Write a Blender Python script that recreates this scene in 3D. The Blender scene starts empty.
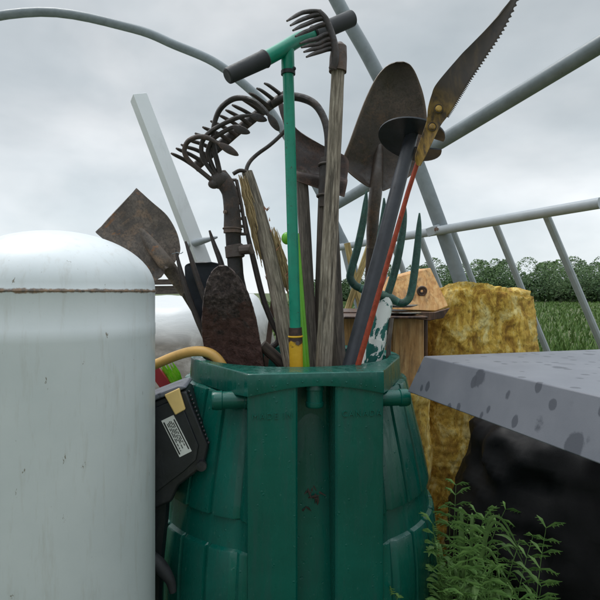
import bpy, math, random
from mathutils import Vector, Matrix, noise
random.seed(11)
R = math.radians
scn = bpy.context.scene
col = scn.collection

# ------------------------------------------------------------------ camera
CAMZ, F, HY = 1.05, 520.0, 293.0          # eye height, focal length (600 px frame), horizon row
cam_d = bpy.data.cameras.new('camera'); cam = bpy.data.objects.new('camera', cam_d); col.objects.link(cam)
cam.location = (0, 0, CAMZ); cam.rotation_euler = (R(90), 0, 0)
cam_d.sensor_width = 36; cam_d.lens = 36 * F / 600; cam_d.shift_y = -(300 - HY) / 600
cam_d.clip_start = 0.05; cam_d.clip_end = 3000
scn.camera = cam

def P(x, y, d):
    """photograph position + distance -> point in the place"""
    return Vector(((x - 300) * d / F, d, CAMZ - (y - HY) * d / F))

# ------------------------------------------------------------------ materials
def nodes(name):
    m = bpy.data.materials.new(name); m.use_nodes = True
    nt = m.node_tree
    return m, nt, nt.nodes['Principled BSDF']

def attr(nt, scale=(1, 1, 1), loc=(0, 0, 0)):
    a = nt.nodes.new('ShaderNodeAttribute'); a.attribute_name = 'gc'
    mp = nt.nodes.new('ShaderNodeMapping'); mp.inputs['Scale'].default_value = scale; mp.inputs['Location'].default_value = loc
    nt.links.new(a.outputs['Vector'], mp.inputs['Vector'])
    return mp.outputs['Vector']

def tex(nt, vec, scale, detail=6, rough=.6, dist=0):
    n = nt.nodes.new('ShaderNodeTexNoise'); n.inputs['Scale'].default_value = scale
    n.inputs['Detail'].default_value = detail; n.inputs['Roughness'].default_value = rough; n.inputs['Distortion'].default_value = dist
    nt.links.new(vec, n.inputs['Vector']); return n.outputs['Fac']

def ramp(nt, fac, stops):
    r = nt.nodes.new('ShaderNodeValToRGB'); cr = r.color_ramp
    while len(cr.elements) < len(stops): cr.elements.new(.5)
    for e, (p, c) in zip(cr.elements, stops):
        e.position = p; e.color = (c, c, c, 1) if isinstance(c, (int, float)) else (*c, 1)
    nt.links.new(fac, r.inputs['Fac']); return r.outputs['Color']

def mix(nt, fac, a, b):
    m = nt.nodes.new('ShaderNodeMix'); m.data_type = 'RGBA'
    for sock, v in ((m.inputs[0], fac), (m.inputs[6], a), (m.inputs[7], b)):
        if isinstance(v, bpy.types.NodeSocket): nt.links.new(v, sock)
        elif isinstance(v, (int, float)): sock.default_value = v
        else: sock.default_value = (*v, 1)
    return m.outputs[2]

def bump(nt, bsdf, h, strength, dist, prev=None):
    b = nt.nodes.new('ShaderNodeBump'); b.inputs['Strength'].default_value = strength; b.inputs['Distance'].default_value = dist
    nt.links.new(h, b.inputs['Height'])
    if prev is not None: nt.links.new(prev, b.inputs['Normal'])
    nt.links.new(b.outputs['Normal'], bsdf.inputs['Normal']); return b.outputs['Normal']

def metal(name, dark, mid, light, rough=.62, scale=45, bstr=.5, spots=None, metallic=0.0, spec=.5):
    """rusty / worn iron: blotches, scale and pitting"""
    m, nt, b = nodes(name)
    v = attr(nt)
    n1 = tex(nt, v, scale, 10, .72, .5); n2 = tex(nt, attr(nt, (1, 1, 1), (4.2, 1.1, 8.3)), scale * .3, 7, .68, .8); n3 = tex(nt, v, scale * 7, 5, .7)
    c = ramp(nt, n1, [(.37, dark), (.50, mid), (.64, light)])
    c = mix(nt, ramp(nt, n2, [(.40, 0.0), (.60, .75)]), c, tuple(x * .5 for x in dark))
    c = mix(nt, ramp(nt, tex(nt, attr(nt, (1, 1, 1), (9, 2, 1)), scale * .45, 9, .72, .6), [(.54, 0.0), (.66, .6)]), c, (light[0] * 1.35, light[1] * 1.02, light[2] * .72))
    c = mix(nt, ramp(nt, n3, [(.42, .55), (.52, 0.0)]), c, tuple(x * .5 for x in dark))
    if spots:
        n4 = tex(nt, attr(nt, (1, 1, 1), (3.1, 1.7, .4)), scale * .6, 9, .7, .8)
        c = mix(nt, ramp(nt, n4, [(spots[1], 0.0), (spots[1] + .05, .85)]), c, spots[0])
    ge = nt.nodes.new('ShaderNodeNewGeometry')                                   # metal rubbed bright along its edges
    c = mix(nt, ramp(nt, ge.outputs['Pointiness'], [(.53, 0.0), (.62, .55)]), c, tuple(min(1, x * 2.4 + .03) for x in light))
    nt.links.new(c, b.inputs['Base Color'])
    nt.links.new(ramp(nt, n1, [(.38, max(.2, rough - .2)), (.62, min(.95, rough + .2))]), b.inputs['Roughness'])
    b.inputs['Metallic'].default_value = metallic; b.inputs['Specular IOR Level'].default_value = spec
    p = bump(nt, b, n1, bstr, .004); bump(nt, b, n3, bstr * .8, .0012, p)
    return m

def wood(name, dark, mid, light, stretch=14, scale=300, rough=.78, bstr=.55, stain=None):
    """grain runs along the third coordinate"""
    m, nt, b = nodes(name)
    v = attr(nt, (1, 1, 1.0 / stretch))
    n1 = tex(nt, v, scale, 6, .65, .3); n2 = tex(nt, v, scale * .38, 7, .68, .5); n3 = tex(nt, attr(nt), 22, 5, .6)
    c = ramp(nt, n1, [(.38, dark), (.5, mid), (.64, light)])
    c = mix(nt, ramp(nt, n2, [(.38, .85), (.50, 0.0)]), c, tuple(x * .4 for x in dark))
    c = mix(nt, ramp(nt, n3, [(.46, 0.0), (.7, .6)]), c, stain or tuple(x * .6 for x in mid))
    nt.links.new(c, b.inputs['Base Color']); b.inputs['Roughness'].default_value = rough
    p = bump(nt, b, n2, bstr, .0015); bump(nt, b, n1, bstr, .0008, p)
    return m

def paint(name, base, rough=.4, var=.25, scale=18, bstr=.08, chips=None, spec=.5, dirt=None, grain=600):
    m, nt, b = nodes(name)
    v = attr(nt)
    n1 = tex(nt, v, scale, 7, .65, .3); n2 = tex(nt, v, grain, 3, .6)
    c = mix(nt, ramp(nt, n1, [(.3, 0.0), (.7, 1.0)]), tuple(x * (1 - var) for x in base), tuple(min(1, x * (1 + var)) for x in base))
    if dirt:
        n5 = tex(nt, attr(nt, (1, 1, .35), (1.3, 4.2, 2.2)), scale * 1.6, 8, .7, .5)
        c = mix(nt, ramp(nt, n5, [(dirt[1], 0.0), (dirt[1] + .2, dirt[2])]), c, dirt[0])
    if chips:
        n4 = tex(nt, attr(nt, (1, 1, 1), (5.1, 2.7, .9)), chips[2], 8, .65, .6)
        c = mix(nt, ramp(nt, n4, [(chips[1], 0.0), (chips[1] + .02, 1.0)]), c, chips[0])
    nt.links.new(c, b.inputs['Base Color'])
    nt.links.new(ramp(nt, n1, [(.3, max(.05, rough - .1)), (.7, min(1, rough + .12))]), b.inputs['Roughness'])
    b.inputs['Specular IOR Level'].default_value = spec
    p = bump(nt, b, n2, bstr, .0005); bump(nt, b, n1, bstr * 2, .001, p)
    return m

M = {}
M['rust'] = metal('rusty_iron', (.028, .020, .017), (.060, .040, .032), (.10, .060, .042), .6, 60, .5)
M['rust_dark'] = metal('dark_iron', (.016, .013, .013), (.030, .024, .022), (.060, .040, .032), .55, 70, .5)
M['rust_blade'] = metal('shovel_steel', (.065, .048, .038), (.088, .064, .050), (.125, .086, .062), .45, 30, .25, ((.34, .28, .21), .67))
M['rust_plate'] = metal('rusty_plate', (.040, .026, .023), (.072, .043, .036), (.10, .058, .046), .6, 40, .35)
M['rust_crust'] = metal('crusted_spade', (.020, .014, .014), (.070, .040, .038), (.20, .135, .128), .42, 80, 1.0)
M['rust_orange'] = metal('orange_rust', (.10, .080, .068), (.175, .140, .116), (.26, .205, .165), .6, 30, .35, ((.24, .105, .04), .60))
M['navy'] = paint('navy_paint', (.022, .027, .036), .42, .4, 25, .3, ((.20, .17, .15), .70, 90))
M['navy_pipe'] = paint('navy_pipe_paint', (.026, .029, .037), .42, .35, 30, .35, ((.09, .08, .08), .72, 120))
M['green_shaft'] = paint('green_enamel', (.0, .235, .145), .33, .18, 30, .15, ((.03, .035, .025), .645, 110))
M['fork_green'] = metal('worn_green_enamel', (.014, .055, .042), (.026, .098, .076), (.055, .15, .12), .42, 60, .3, ((.07, .05, .04), .64))
M['black_rubber'] = paint('black_rubber', (.022, .023, .026), .6, .3, 40, .4)
M['black_plastic'] = paint('black_plastic', (.012, .013, .016), .38, .3, 20, .25, None, .5, ((.06, .058, .055), .55, .5))
M['lime'] = paint('lime_plastic', (.16, .50, .03), .35, .15, 20, .1)
M['wood_grey'] = wood('weathered_grey_wood', (.12, .095, .070), (.26, .215, .165), (.42, .36, .29))
M['wood_dark'] = wood('dark_weathered_wood', (.060, .047, .038), (.11, .088, .072), (.17, .14, .115))
M['wood_brown'] = wood('brown_wood', (.045, .032, .026), (.085, .062, .050), (.13, .10, .080))
M['wood_new'] = wood('plywood_face', (.48, .22, .065), (.61, .32, .105), (.70, .43, .18), 9, 90, .6, .2, (.40, .21, .09))
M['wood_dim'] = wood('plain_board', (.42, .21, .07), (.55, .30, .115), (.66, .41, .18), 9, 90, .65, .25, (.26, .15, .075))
M['wood_deep_brown'] = wood('dark_brown_board', (.045, .02, .012), (.085, .04, .022), (.15, .07, .035), 9, 90, .4, .2)  # much darker brown board for edges, undersides and the crate's right strip
M['bamboo'] = wood('tan_lath', (.26, .19, .07), (.38, .29, .12), (.48, .38, .18), 14, 200)
M['straw'] = wood('straw_fibre', (.30, .20, .09), (.50, .36, .18), (.66, .50, .30), 14, 300)
M['splinter'] = wood('red_splinter', (.25, .09, .05), (.42, .18, .10), (.5, .28, .18), 14, 300)
M['galv'] = paint('galvanised_pipe', (.38, .41, .44), .42, .12, 12, .15, ((.16, .15, .14), .74, 60))
M['galv_dark'] = paint('grey_poly_pipe', (.20, .23, .25), .45, .2, 14, .15, ((.10, .085, .07), .70, 30), .5, ((.32, .34, .34), .55, .5))
M['white_vinyl'] = paint('white_vinyl', (.68, .70, .71), .42, .03, 9, .04, None, .5, ((.36, .36, .34), .60, .4))
M['yellow_tube'] = paint('ochre_tube', (.62, .36, .10), .42, .15, 30, .15, None, .5, ((.33, .19, .06), .6, .5))
M['latch_yellow'] = paint('cream_latch', (.78, .54, .20), .45, .08, 30, .1)
M['red_rod'] = paint('red_fibreglass', (.36, .055, .025), .42, .3, 70, .25, ((.10, .035, .02), .62, 110))
M['red'] = paint('red_plastic', (.28, .012, .02), .35, .2, 20, .1)
M['grey_lid'] = paint('grey_plastic_lid', (.135, .140, .165), .42, .06, 14, .2, ((.060, .064, .078), .575, 34), grain=900)
M['sack'] = paint('black_film', (.004, .004, .005), .55, .3, 16, .3, None, .22)
def lid_mat():
    m, nt, b = nodes('rain_spotted_grey')
    v = attr(nt)
    n1 = tex(nt, v, 9, 6, .6); n2 = tex(nt, v, 700, 3, .6); n3 = tex(nt, v, 60, 5, .6)
    c = mix(nt, ramp(nt, n1, [(.35, 0.0), (.65, 1.0)]), (.125, .132, .155), (.160, .166, .190))
    wets = None
    for sc_, lo_, hi_, off in ((22, .415, .46, 0), (44, .385, .43, 3.3)):
        vo = nt.nodes.new('ShaderNodeTexVoronoi'); vo.inputs['Scale'].default_value = sc_
        nt.links.new(attr(nt, (1, 1, .62), (off, off * .7, 0)), vo.inputs['Vector'])
        ad = nt.nodes.new('ShaderNodeMath'); ad.operation = 'MULTIPLY_ADD'; nt.links.new(n3, ad.inputs[0]); ad.inputs[1].default_value = .28; nt.links.new(vo.outputs['Distance'], ad.inputs[2])
        sp_ = nt.nodes.new('ShaderNodeSeparateColor'); nt.links.new(vo.outputs['Color'], sp_.inputs[0])
        sel = ramp(nt, sp_.outputs[0], [(.50, 0.0), (.52, 1.0)])
        d = mix(nt, sel, (0, 0, 0), ramp(nt, ad.outputs[0], [(lo_, .85), (hi_, 0.0)]))
        c = mix(nt, d, c, (.055, .059, .074))
        wets = d
    nt.links.new(c, b.inputs['Base Color']); b.inputs['Roughness'].default_value = .42
    bump(nt, b, n2, .2, .0006)
    return m
M['wet_lid'] = lid_mat()
M['label'] = paint('paper_label', (.72, .72, .68), .5, .04, 30, .05)
M['ink'] = paint('label_ink', (.02, .02, .02), .6, .1, 30, 0)
M['steel'] = paint('bright_steel', (.55, .56, .57), .22, .1, 30, .1)
M['steel'].node_tree.nodes['Principled BSDF'].inputs['Metallic'].default_value = .9
M['brass'] = paint('valve_brass', (.45, .32, .12), .4, .2, 40, .2)
M['dead_leaf'] = paint('dead_leaf', (.045, .032, .025), .8, .5, 120, .3)

def barrel_mat():
    m, nt, b = nodes('barrel_green')
    v = attr(nt)
    n1 = tex(nt, v, 7, 6, .6, .4); n2 = tex(nt, v, 420, 4, .65); n3 = tex(nt, attr(nt, (1, 1, .16)), 55, 6, .65, .3)
    c = mix(nt, ramp(nt, n1, [(.3, 0.0), (.7, 1.0)]), (.0008, .074, .055), (.002, .112, .084))
    c = mix(nt, ramp(nt, n3, [(.50, 0.0), (.70, .5)]), c, (.010, .062, .052))       # run marks of dirt
    n4 = tex(nt, attr(nt, (1, 1, 1), (2, 3, 4)), 130, 7, .7)
    c = mix(nt, ramp(nt, n4, [(.62, 0.0), (.70, .6)]), c, (.09, .21, .17))        # scuffs
    nt.links.new(c, b.inputs['Base Color'])
    nt.links.new(ramp(nt, n3, [(.38, .16), (.62, .44)]), b.inputs['Roughness'])
    vo = nt.nodes.new('ShaderNodeTexVoronoi'); vo.inputs['Scale'].default_value = 95; nt.links.new(v, vo.inputs['Vector'])
    vo.inputs['Randomness'].default_value = 1
    drops = ramp(nt, vo.outputs['Distance'], [(.0, 1.0), (.16, .7), (.22, 0.0)])
    sel = ramp(nt, tex(nt, v, 60, 3, .5), [(.55, 0.0), (.6, 1.0)])
    dm = mix(nt, sel, (0, 0, 0), drops)
    p = bump(nt, b, n2, .12, .0006); p = bump(nt, b, n1, .15, .004, p); bump(nt, b, dm, .5, .0010, p)
    return m
M['barrel'] = barrel_mat()

def white_tank_mat():
    m, nt, b = nodes('white_tank_paint')
    v = attr(nt)
    n1 = tex(nt, v, 6, 6, .6); n2 = tex(nt, v, 300, 3, .6)
    c = mix(nt, ramp(nt, n1, [(.3, 0.0), (.7, 1.0)]), (.62, .66, .68), (.72, .75, .77))
    sx = nt.nodes.new('ShaderNodeSeparateXYZ'); nt.links.new(v, sx.inputs[0])
    # rusty weld seam at the foot of the dome
    ma = nt.nodes.new('ShaderNodeMath'); ma.operation = 'SUBTRACT'; nt.links.new(sx.outputs['Z'], ma.inputs[0]); ma.inputs[1].default_value = SEAM_Z
    ab = nt.nodes.new('ShaderNodeMath'); ab.operation = 'ABSOLUTE'; nt.links.new(ma.outputs[0], ab.inputs[0])
    n3 = tex(nt, attr(nt, (1, 1, .8)), 60, 7, .7)
    ad = nt.nodes.new('ShaderNodeMath'); ad.operation = 'MULTIPLY_ADD'; nt.links.new(n3, ad.inputs[0]); ad.inputs[1].default_value = -.010; nt.links.new(ab.outputs[0], ad.inputs[2])
    f = nt.nodes.new('ShaderNodeMapRange'); f.inputs['From Min'].default_value = -.0035; f.inputs['From Max'].default_value = -.0015
    f.inputs['To Min'].default_value = .9; f.inputs['To Max'].default_value = 0; nt.links.new(ad.outputs[0], f.inputs['Value'])
    c = mix(nt, f.outputs[0], c, ramp(nt, tex(nt, v, 160, 5), [(.35, (.05, .025, .012)), (.65, (.26, .13, .05))]))
    n4 = tex(nt, attr(nt, (1, 1, .45), (7, 1, 3)), 62, 8, .7, .3)
    c = mix(nt, ramp(nt, n4, [(.665, 0.0), (.68, .85)]), c, (.16, .12, .07))
    n5 = tex(nt, attr(nt, (1, 1, .12), (2, 1, 3)), 75, 8, .7)
    c = mix(nt, ramp(nt, n5, [(.53, 0.0), (.72, .30)]), c, (.40, .36, .29))
    nt.links.new(c, b.inputs['Base Color']); b.inputs['Roughness'].default_value = .38
    p = bump(nt, b, n2, .1, .0006); bump(nt, b, n1, .2, .003, p)
    return m

def ochre_mat():
    m, nt, b = nodes('ochre_foam')
    v = attr(nt)
    n1 = tex(nt, attr(nt, (1, 1, .55)), 20, 10, .72, .5); n2 = tex(nt, attr(nt, (1, 1, .6)), 95, 8, .75, .3); n3 = tex(nt, attr(nt, (1, 1, .5)), 6, 5, .6)
    c = ramp(nt, n1, [(.30, (.10, .045, .006)), (.42, (.36, .19, .022)), (.51, (.66, .43, .07)), (.62, (.84, .70, .30))])
    c = mix(nt, ramp(nt, n2, [(.36, .75), (.48, 0.0)]), c, (.13, .07, .015))
    c = mix(nt, ramp(nt, n3, [(.45, 0.0), (.60, .45)]), c, (.30, .18, .04))
    nt.links.new(c, b.inputs['Base Color']); b.inputs['Roughness'].default_value = .85
    p = bump(nt, b, n1, .5, .007); bump(nt, b, n2, .7, .003, p)
    return m
M['ochre'] = ochre_mat()

def tarp_mat():
    m, nt, b = nodes('dirty_white_sheet')
    v = attr(nt)
    n1 = tex(nt, attr(nt, (1, .6, 2.2)), 4.5, 8, .65, .6); n2 = tex(nt, v, 40, 6, .65)
    sx = nt.nodes.new('ShaderNodeSeparateXYZ'); nt.links.new(v, sx.inputs[0])
    f = nt.nodes.new('ShaderNodeMapRange'); f.inputs['From Min'].default_value = .80; f.inputs['From Max'].default_value = .925
    f.inputs['To Min'].default_value = 1; f.inputs['To Max'].default_value = 0; nt.links.new(sx.outputs['Z'], f.inputs['Value'])
    dirt = ramp(nt, n1, [(.32, (.07, .058, .042)), (.5, (.16, .14, .115)), (.66, (.34, .32, .29))])   # mud splashed up its foot
    c = mix(nt, f.outputs[0], (.60, .61, .62), dirt)
    c = mix(nt, ramp(nt, n2, [(.66, 0.0), (.72, .4)]), c, (.3, .27, .23))
    nt.links.new(c, b.inputs['Base Color']); b.inputs['Roughness'].default_value = .45
    bump(nt, b, n1, .25, .012)
    return m
M['tarp'] = tarp_mat()

def leaf_mat(name, a, b_, scale=3, trans=.25):
    m, nt, b = nodes(name)
    n1 = tex(nt, attr(nt), scale, 3, .6)
    nt.links.new(mix(nt, ramp(nt, n1, [(.35, 0.0), (.65, 1.0)]), a, b_), b.inputs['Base Color'])
    b.inputs['Roughness'].default_value = .6; b.inputs['Specular IOR Level'].default_value = .3
    return m
M['wood_far'] = leaf_mat('far_foliage', (.022, .060, .014), (.065, .125, .028), .35)
M['weed'] = leaf_mat('weed_leaf', (.07, .15, .035), (.17, .28, .09), 25)
M['weed_grey'] = leaf_mat('ferny_leaf', (.085, .185, .045), (.18, .32, .085), 30)
M['grass'] = leaf_mat('grass_blade', (.045, .10, .02), (.11, .18, .04), 5)
M['lime_leaf'] = leaf_mat('lime_leaf', (.16, .42, .02), (.28, .56, .05), 60)

def ground_mat():
    m, nt, b = nodes('meadow')
    tc = nt.nodes.new('ShaderNodeTexCoord')
    n1 = tex(nt, tc.outputs['Object'], .35, 8, .65); n2 = tex(nt, tc.outputs['Object'], 30, 6, .7)
    c = mix(nt, ramp(nt, n1, [(.35, 0.0), (.65, 1.0)]), (.045, .085, .02), (.13, .15, .05))
    c = mix(nt, ramp(nt, n2, [(.4, .6), (.6, 0.0)]), c, (.03, .035, .015))
    nt.links.new(c, b.inputs['Base Color']); b.inputs['Roughness'].default_value = .9
    bump(nt, b, n2, .8, .03)
    return m
M['ground'] = ground_mat()

def joint_mat():
    m, nt, b = nodes('chipped_yellow_joint')
    v = attr(nt)
    sx = nt.nodes.new('ShaderNodeSeparateXYZ'); nt.links.new(v, sx.inputs[0])
    n = tex(nt, v, 75, 6, .6)
    ad = nt.nodes.new('ShaderNodeMath'); ad.operation = 'MULTIPLY_ADD'; nt.links.new(n, ad.inputs[0]); ad.inputs[1].default_value = .06; nt.links.new(sx.outputs['Z'], ad.inputs[2])
    f = ramp(nt, ad.outputs[0], [(.060, 0.0), (.064, 1.0)])
    c = mix(nt, f, ramp(nt, tex(nt, v, 120, 6), [(.35, (.02, .012, .010)), (.7, (.075, .035, .025))]), (.68, .38, .015))
    nt.links.new(c, b.inputs['Base Color']); b.inputs['Roughness'].default_value = .5
    bump(nt, b, n, .5, .002)
    return m
M['joint'] = joint_mat()

def peel_mat():
    m, nt, b = nodes('peeling_teal_paint')
    v = attr(nt)
    n = tex(nt, attr(nt, (1, 1, .6)), 34, 6, .6, .6); n2 = tex(nt, v, 130, 5)
    teal = mix(nt, n2, (.0, .085, .070), (.006, .14, .115))
    c = mix(nt, ramp(nt, n, [(.505, 0.0), (.515, 1.0)]), teal, (.72, .74, .70))
    nt.links.new(c, b.inputs['Base Color']); b.inputs['Roughness'].default_value = .5
    bump(nt, b, ramp(nt, n, [(.505, 1.0), (.515, 0.0)]), .4, .001)
    return m
M['peel'] = peel_mat()

def sawbracket_mat():
    m, nt, b = nodes('yellowed_saw_steel')
    v = attr(nt)
    n = tex(nt, attr(nt, (1, 1, .5)), 45, 7, .65, .5)
    sx = nt.nodes.new('ShaderNodeSeparateXYZ'); nt.links.new(v, sx.inputs[0])
    f = ramp(nt, sx.outputs['Z'], [(.045, 1.0), (.13, 0.0)])     # paint left near the socket end
    c = ramp(nt, n, [(.3, (.018, .014, .011)), (.5, (.040, .027, .016)), (.7, (.085, .055, .022))])
    y = ramp(nt, n, [(.38, (.06, .035, .015)), (.5, (.30, .17, .03)), (.68, (.50, .31, .06))])
    c = mix(nt, f, c, y)
    nt.links.new(c, b.inputs['Base Color']); b.inputs['Roughness'].default_value = .5
    bump(nt, b, n, .4, .001)
    return m
M['saw'] = sawbracket_mat()

def crust_mat():
    m, nt, b = nodes('clodded_spade')
    v = attr(nt); sx = nt.nodes.new('ShaderNodeSeparateXYZ'); nt.links.new(v, sx.inputs[0])
    n1 = tex(nt, v, 100, 10, .74, .15); n2 = tex(nt, v, 28, 7, .65, .4); n3 = tex(nt, v, 420, 5, .7)
    clod = ramp(nt, n1, [(.38, (.020, .013, .011)), (.48, (.060, .039, .034)), (.56, (.115, .080, .073)), (.66, (.26, .20, .18))])
    red = ramp(nt, n1, [(.36, (.060, .028, .022)), (.52, (.115, .055, .045)), (.66, (.19, .10, .082))])
    ad = nt.nodes.new('ShaderNodeMath'); ad.operation = 'MULTIPLY_ADD'; nt.links.new(n2, ad.inputs[0]); ad.inputs[1].default_value = .42; nt.links.new(sx.outputs['Z'], ad.inputs[2])
    f = nt.nodes.new('ShaderNodeMapRange'); f.inputs['From Min'].default_value = 1.195; f.inputs['From Max'].default_value = 1.225; nt.links.new(ad.outputs[0], f.inputs['Value'])
    c = mix(nt, f.outputs[0], red, clod)
    nt.links.new(c, b.inputs['Base Color']); nt.links.new(ramp(nt, n1, [(.4, .25), (.6, .65)]), b.inputs['Roughness'])
    p = bump(nt, b, n1, .9, .008); bump(nt, b, n3, .6, .0015, p)
    return m
M['rust_crust'] = crust_mat()

# ------------------------------------------------------------------ mesh builder
def catmull(pts, n):
    """smooth list of tuples / vectors (any length)"""
    pts = [tuple(p) for p in pts]; out = []
    k = len(pts[0])
    for i in range(len(pts) - 1):
        p0 = pts[max(i - 1, 0)]; p1 = pts[i]; p2 = pts[i + 1]; p3 = pts[min(i + 2, len(pts) - 1)]
        for j in range(n):
            t = j / n
            out.append(tuple(.5 * ((2 * p1[a]) + (-p0[a] + p2[a]) * t + (2 * p0[a] - 5 * p1[a] + 4 * p2[a] - p3[a]) * t * t + (-p0[a] + 3 * p1[a] - 3 * p2[a] + p3[a]) * t ** 3) for a in range(k)))
    out.append(pts[-1]); return out

class MB:
    def __init__(s): s.v = []; s.f = []; s.g = []
    def add(s, verts, faces, gc=None):
        o = len(s.v); s.v += [Vector(v) for v in verts]; s.g += [Vector(g) for g in (gc or verts)]
        s.f += [tuple(i + o for i in f) for f in faces]; return s
    def tube(s, pts, rad, seg=14, flat=1.0, up=None, smooth=0, caps=True, wob=0, square=False):
        pts = [Vector(p) for p in pts]
        if isinstance(rad, (int, float)): rad = [rad] * len(pts)
        if smooth:
            q = catmull([(*p, r) for p, r in zip(pts, rad)], smooth)
            pts = [Vector(a[:3]) for a in q]; rad = [max(a[3], 1e-4) for a in q]
        n = len(pts); tang = []
        for i in range(n):
            t = pts[min(i + 1, n - 1)] - pts[max(i - 1, 0)]; tang.append(t.normalized())
        u = Vector(up) if up is not None else (Vector((0, -1, 0)) if abs(tang[0].y) < .9 else Vector((1, 0, 0)))
        verts, gcs, faces = [], [], []; L = 0
        ph = random.uniform(0, 50)
        for i in range(n):
            u = (u - tang[i] * u.dot(tang[i])).normalized(); w = tang[i].cross(u)
            if i: L += (pts[i] - pts[i - 1]).length
            for k in range(seg):
                a = 2 * math.pi * (k + (.5 if square else 0)) / seg
                r = rad[i]
                if wob: r *= 1 + wob * noise.noise(Vector((math.cos(a) * 1.5 + ph, math.sin(a) * 1.5, L * 25)))
                verts.append(pts[i] + w * (math.cos(a) * r) + u * (math.sin(a) * r * flat))
                gcs.append(Vector((math.cos(a) * r + ph, math.sin(a) * r * flat, L)))
        for i in range(n - 1):
            for k in range(seg):
                a = i * seg + k; b = i * seg + (k + 1) % seg
                faces.append((a, b, b + seg, a + seg))
        if caps:
            faces.append(tuple(reversed(range(seg)))); faces.append(tuple(range((n - 1) * seg, n * seg)))
        return s.add(verts, faces, gcs)
    def box(s, c, ax, ay, az, hx, hy, hz, gz=None):
        c = Vector(c); ax, ay, az = Vector(ax).normalized(), Vector(ay).normalized(), Vector(az).normalized()
        vs, gs = [], []
        for z in (-1, 1):
            for y in (-1, 1):
                for x in (-1, 1):
                    vs.append(c + ax * hx * x + ay * hy * y + az * hz * z); gs.append(Vector((hx * x + c.x, hy * y + c.y, hz * z + c.z)))
        return s.add(vs, [(0, 2, 3, 1), (4, 5, 7, 6), (0, 1, 5, 4), (2, 6, 7, 3), (0, 4, 6, 2), (1, 3, 7, 5)], gs)
    def hexa(s, eight):
        return s.add(eight, [(0, 2, 3, 1), (4, 5, 7, 6), (0, 1, 5, 4), (2, 6, 7, 3), (0, 4, 6, 2), (1, 3, 7, 5)])
    def blade(s, rows, n=10, thick=.003, sm=5, rough=0, ridge=0, ridge_t=None):
        """rows of (left point, right point, bulge) in the place; becomes a closed plate of real thickness"""
        rr = catmull([(*l, *r, b) for l, r, b in rows], sm)
        m = len(rr); grid = []
        for i, q in enumerate(rr):
            l, r, b = Vector(q[:3]), Vector(q[3:6]), q[6]
            line = []
            for j in range(n + 1):
                t = j / n; p = l.lerp(r, t)
                off = b * math.sin(math.pi * t)
                if ridge: off -= ridge * math.exp(-((t - .5) / .10) ** 2) * max(0, min(1, (i / (m - 1) - (ridge_t or .5)) / (1 - (ridge_t or .5))))
                p = p + Vector((0, off, 0))
                if rough: p = p + Vector((0, rough * noise.noise(p * 55) + rough * .6 * noise.noise(p * 140), 0))
                line.append(p)
            grid.append(line)
        nrm = []
        for i in range(m):
            for j in range(n + 1):
                du = grid[i][min(j + 1, n)] - grid[i][max(j - 1, 0)]; dv = grid[min(i + 1, m - 1)][j] - grid[max(i - 1, 0)][j]
                k = du.cross(dv); nrm.append(k.normalized() if k.length > 1e-12 else Vector((0, -1, 0)))
        flatp = [p for line in grid for p in line]; W = n + 1
        vs = [p + k * thick * .5 for p, k in zip(flatp, nrm)] + [p - k * thick * .5 for p, k in zip(flatp, nrm)]
        o = len(flatp); fs = []
        for i in range(m - 1):
            for j in range(n):
                a = i * W + j; fs.append((a, a + 1, a + W + 1, a + W)); fs.append((o + a, o + a + W, o + a + W + 1, o + a + 1))
        for i in range(m - 1):
            a = i * W; fs.append((a, a + W, o + a + W, o + a)); a = i * W + n; fs.append((a, o + a, o + a + W, a + W))
        for j in range(n):
            fs.append((j, o + j, o + j + 1, j + 1)); a = (m - 1) * W + j; fs.append((a, a + 1, o + a + 1, o + a))
        return s.add(vs, fs)
    def prism(s, poly, depth_vec):
        """closed flat outline given real thickness"""
        n = len(poly); d = Vector(depth_vec); poly = [Vector(p) for p in poly]
        return s.add([p - d * .5 for p in poly] + [p + d * .5 for p in poly],
                     [tuple(range(n)), tuple(reversed(range(n, 2 * n)))] + [(i, n + i, n + (i + 1) % n, (i + 1) % n) for i in range(n)])
    def ball(s, c, r, sx=1, sy=1, sz=1, nu=16, nv=10):
        c = Vector(c); vs = []; fs = []
        for i in range(nv + 1):
            th = math.pi * i / nv
            for k in range(nu):
                a = 2 * math.pi * k / nu
                vs.append(c + Vector((math.sin(th) * math.cos(a) * r * sx, math.sin(th) * math.sin(a) * r * sy, math.cos(th) * r * sz)))
        for i in range(nv):
            for k in range(nu):
                a = i * nu + k; b = i * nu + (k + 1) % nu
                fs.append((a, a + nu, b + nu, b))
        return s.add(vs, fs)
    def ring(s, c, axis, r, rad, seg=24, sub=8):
        axis = Vector(axis).normalized(); u = axis.orthogonal().normalized(); w = axis.cross(u); c = Vector(c)
        vs = []; fs = []
        for i in range(seg):
            a = 2 * math.pi * i / seg; d = u * math.cos(a) + w * math.sin(a)
            for k in range(sub):
                b = 2 * math.pi * k / sub; vs.append(c + d * (r + rad * math.cos(b)) + axis * rad * math.sin(b))
        for i in range(seg):
            for k in range(sub):
                fs.append((i * sub + k, ((i + 1) % seg) * sub + k, ((i + 1) % seg) * sub + (k + 1) % sub, i * sub + (k + 1) % sub))
        return s.add(vs, fs)
    def lathe(s, prof, c, seg=64):
        c = Vector(c); vs = []; fs = []; n = len(prof)
        for r, z in prof:
            for k in range(seg):
                a = 2 * math.pi * k / seg; vs.append(c + Vector((r * math.cos(a), r * math.sin(a), z)))
        for i in range(n - 1):
            for k in range(seg):
                a = i * seg + k; b = i * seg + (k + 1) % seg; fs.append((a, b, b + seg, a + seg))
        return s.add(vs, fs)

def world_loc(o):
    p = Vector((0, 0, 0))
    while o is not None: p += o.location; o = o.parent
    return p

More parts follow.
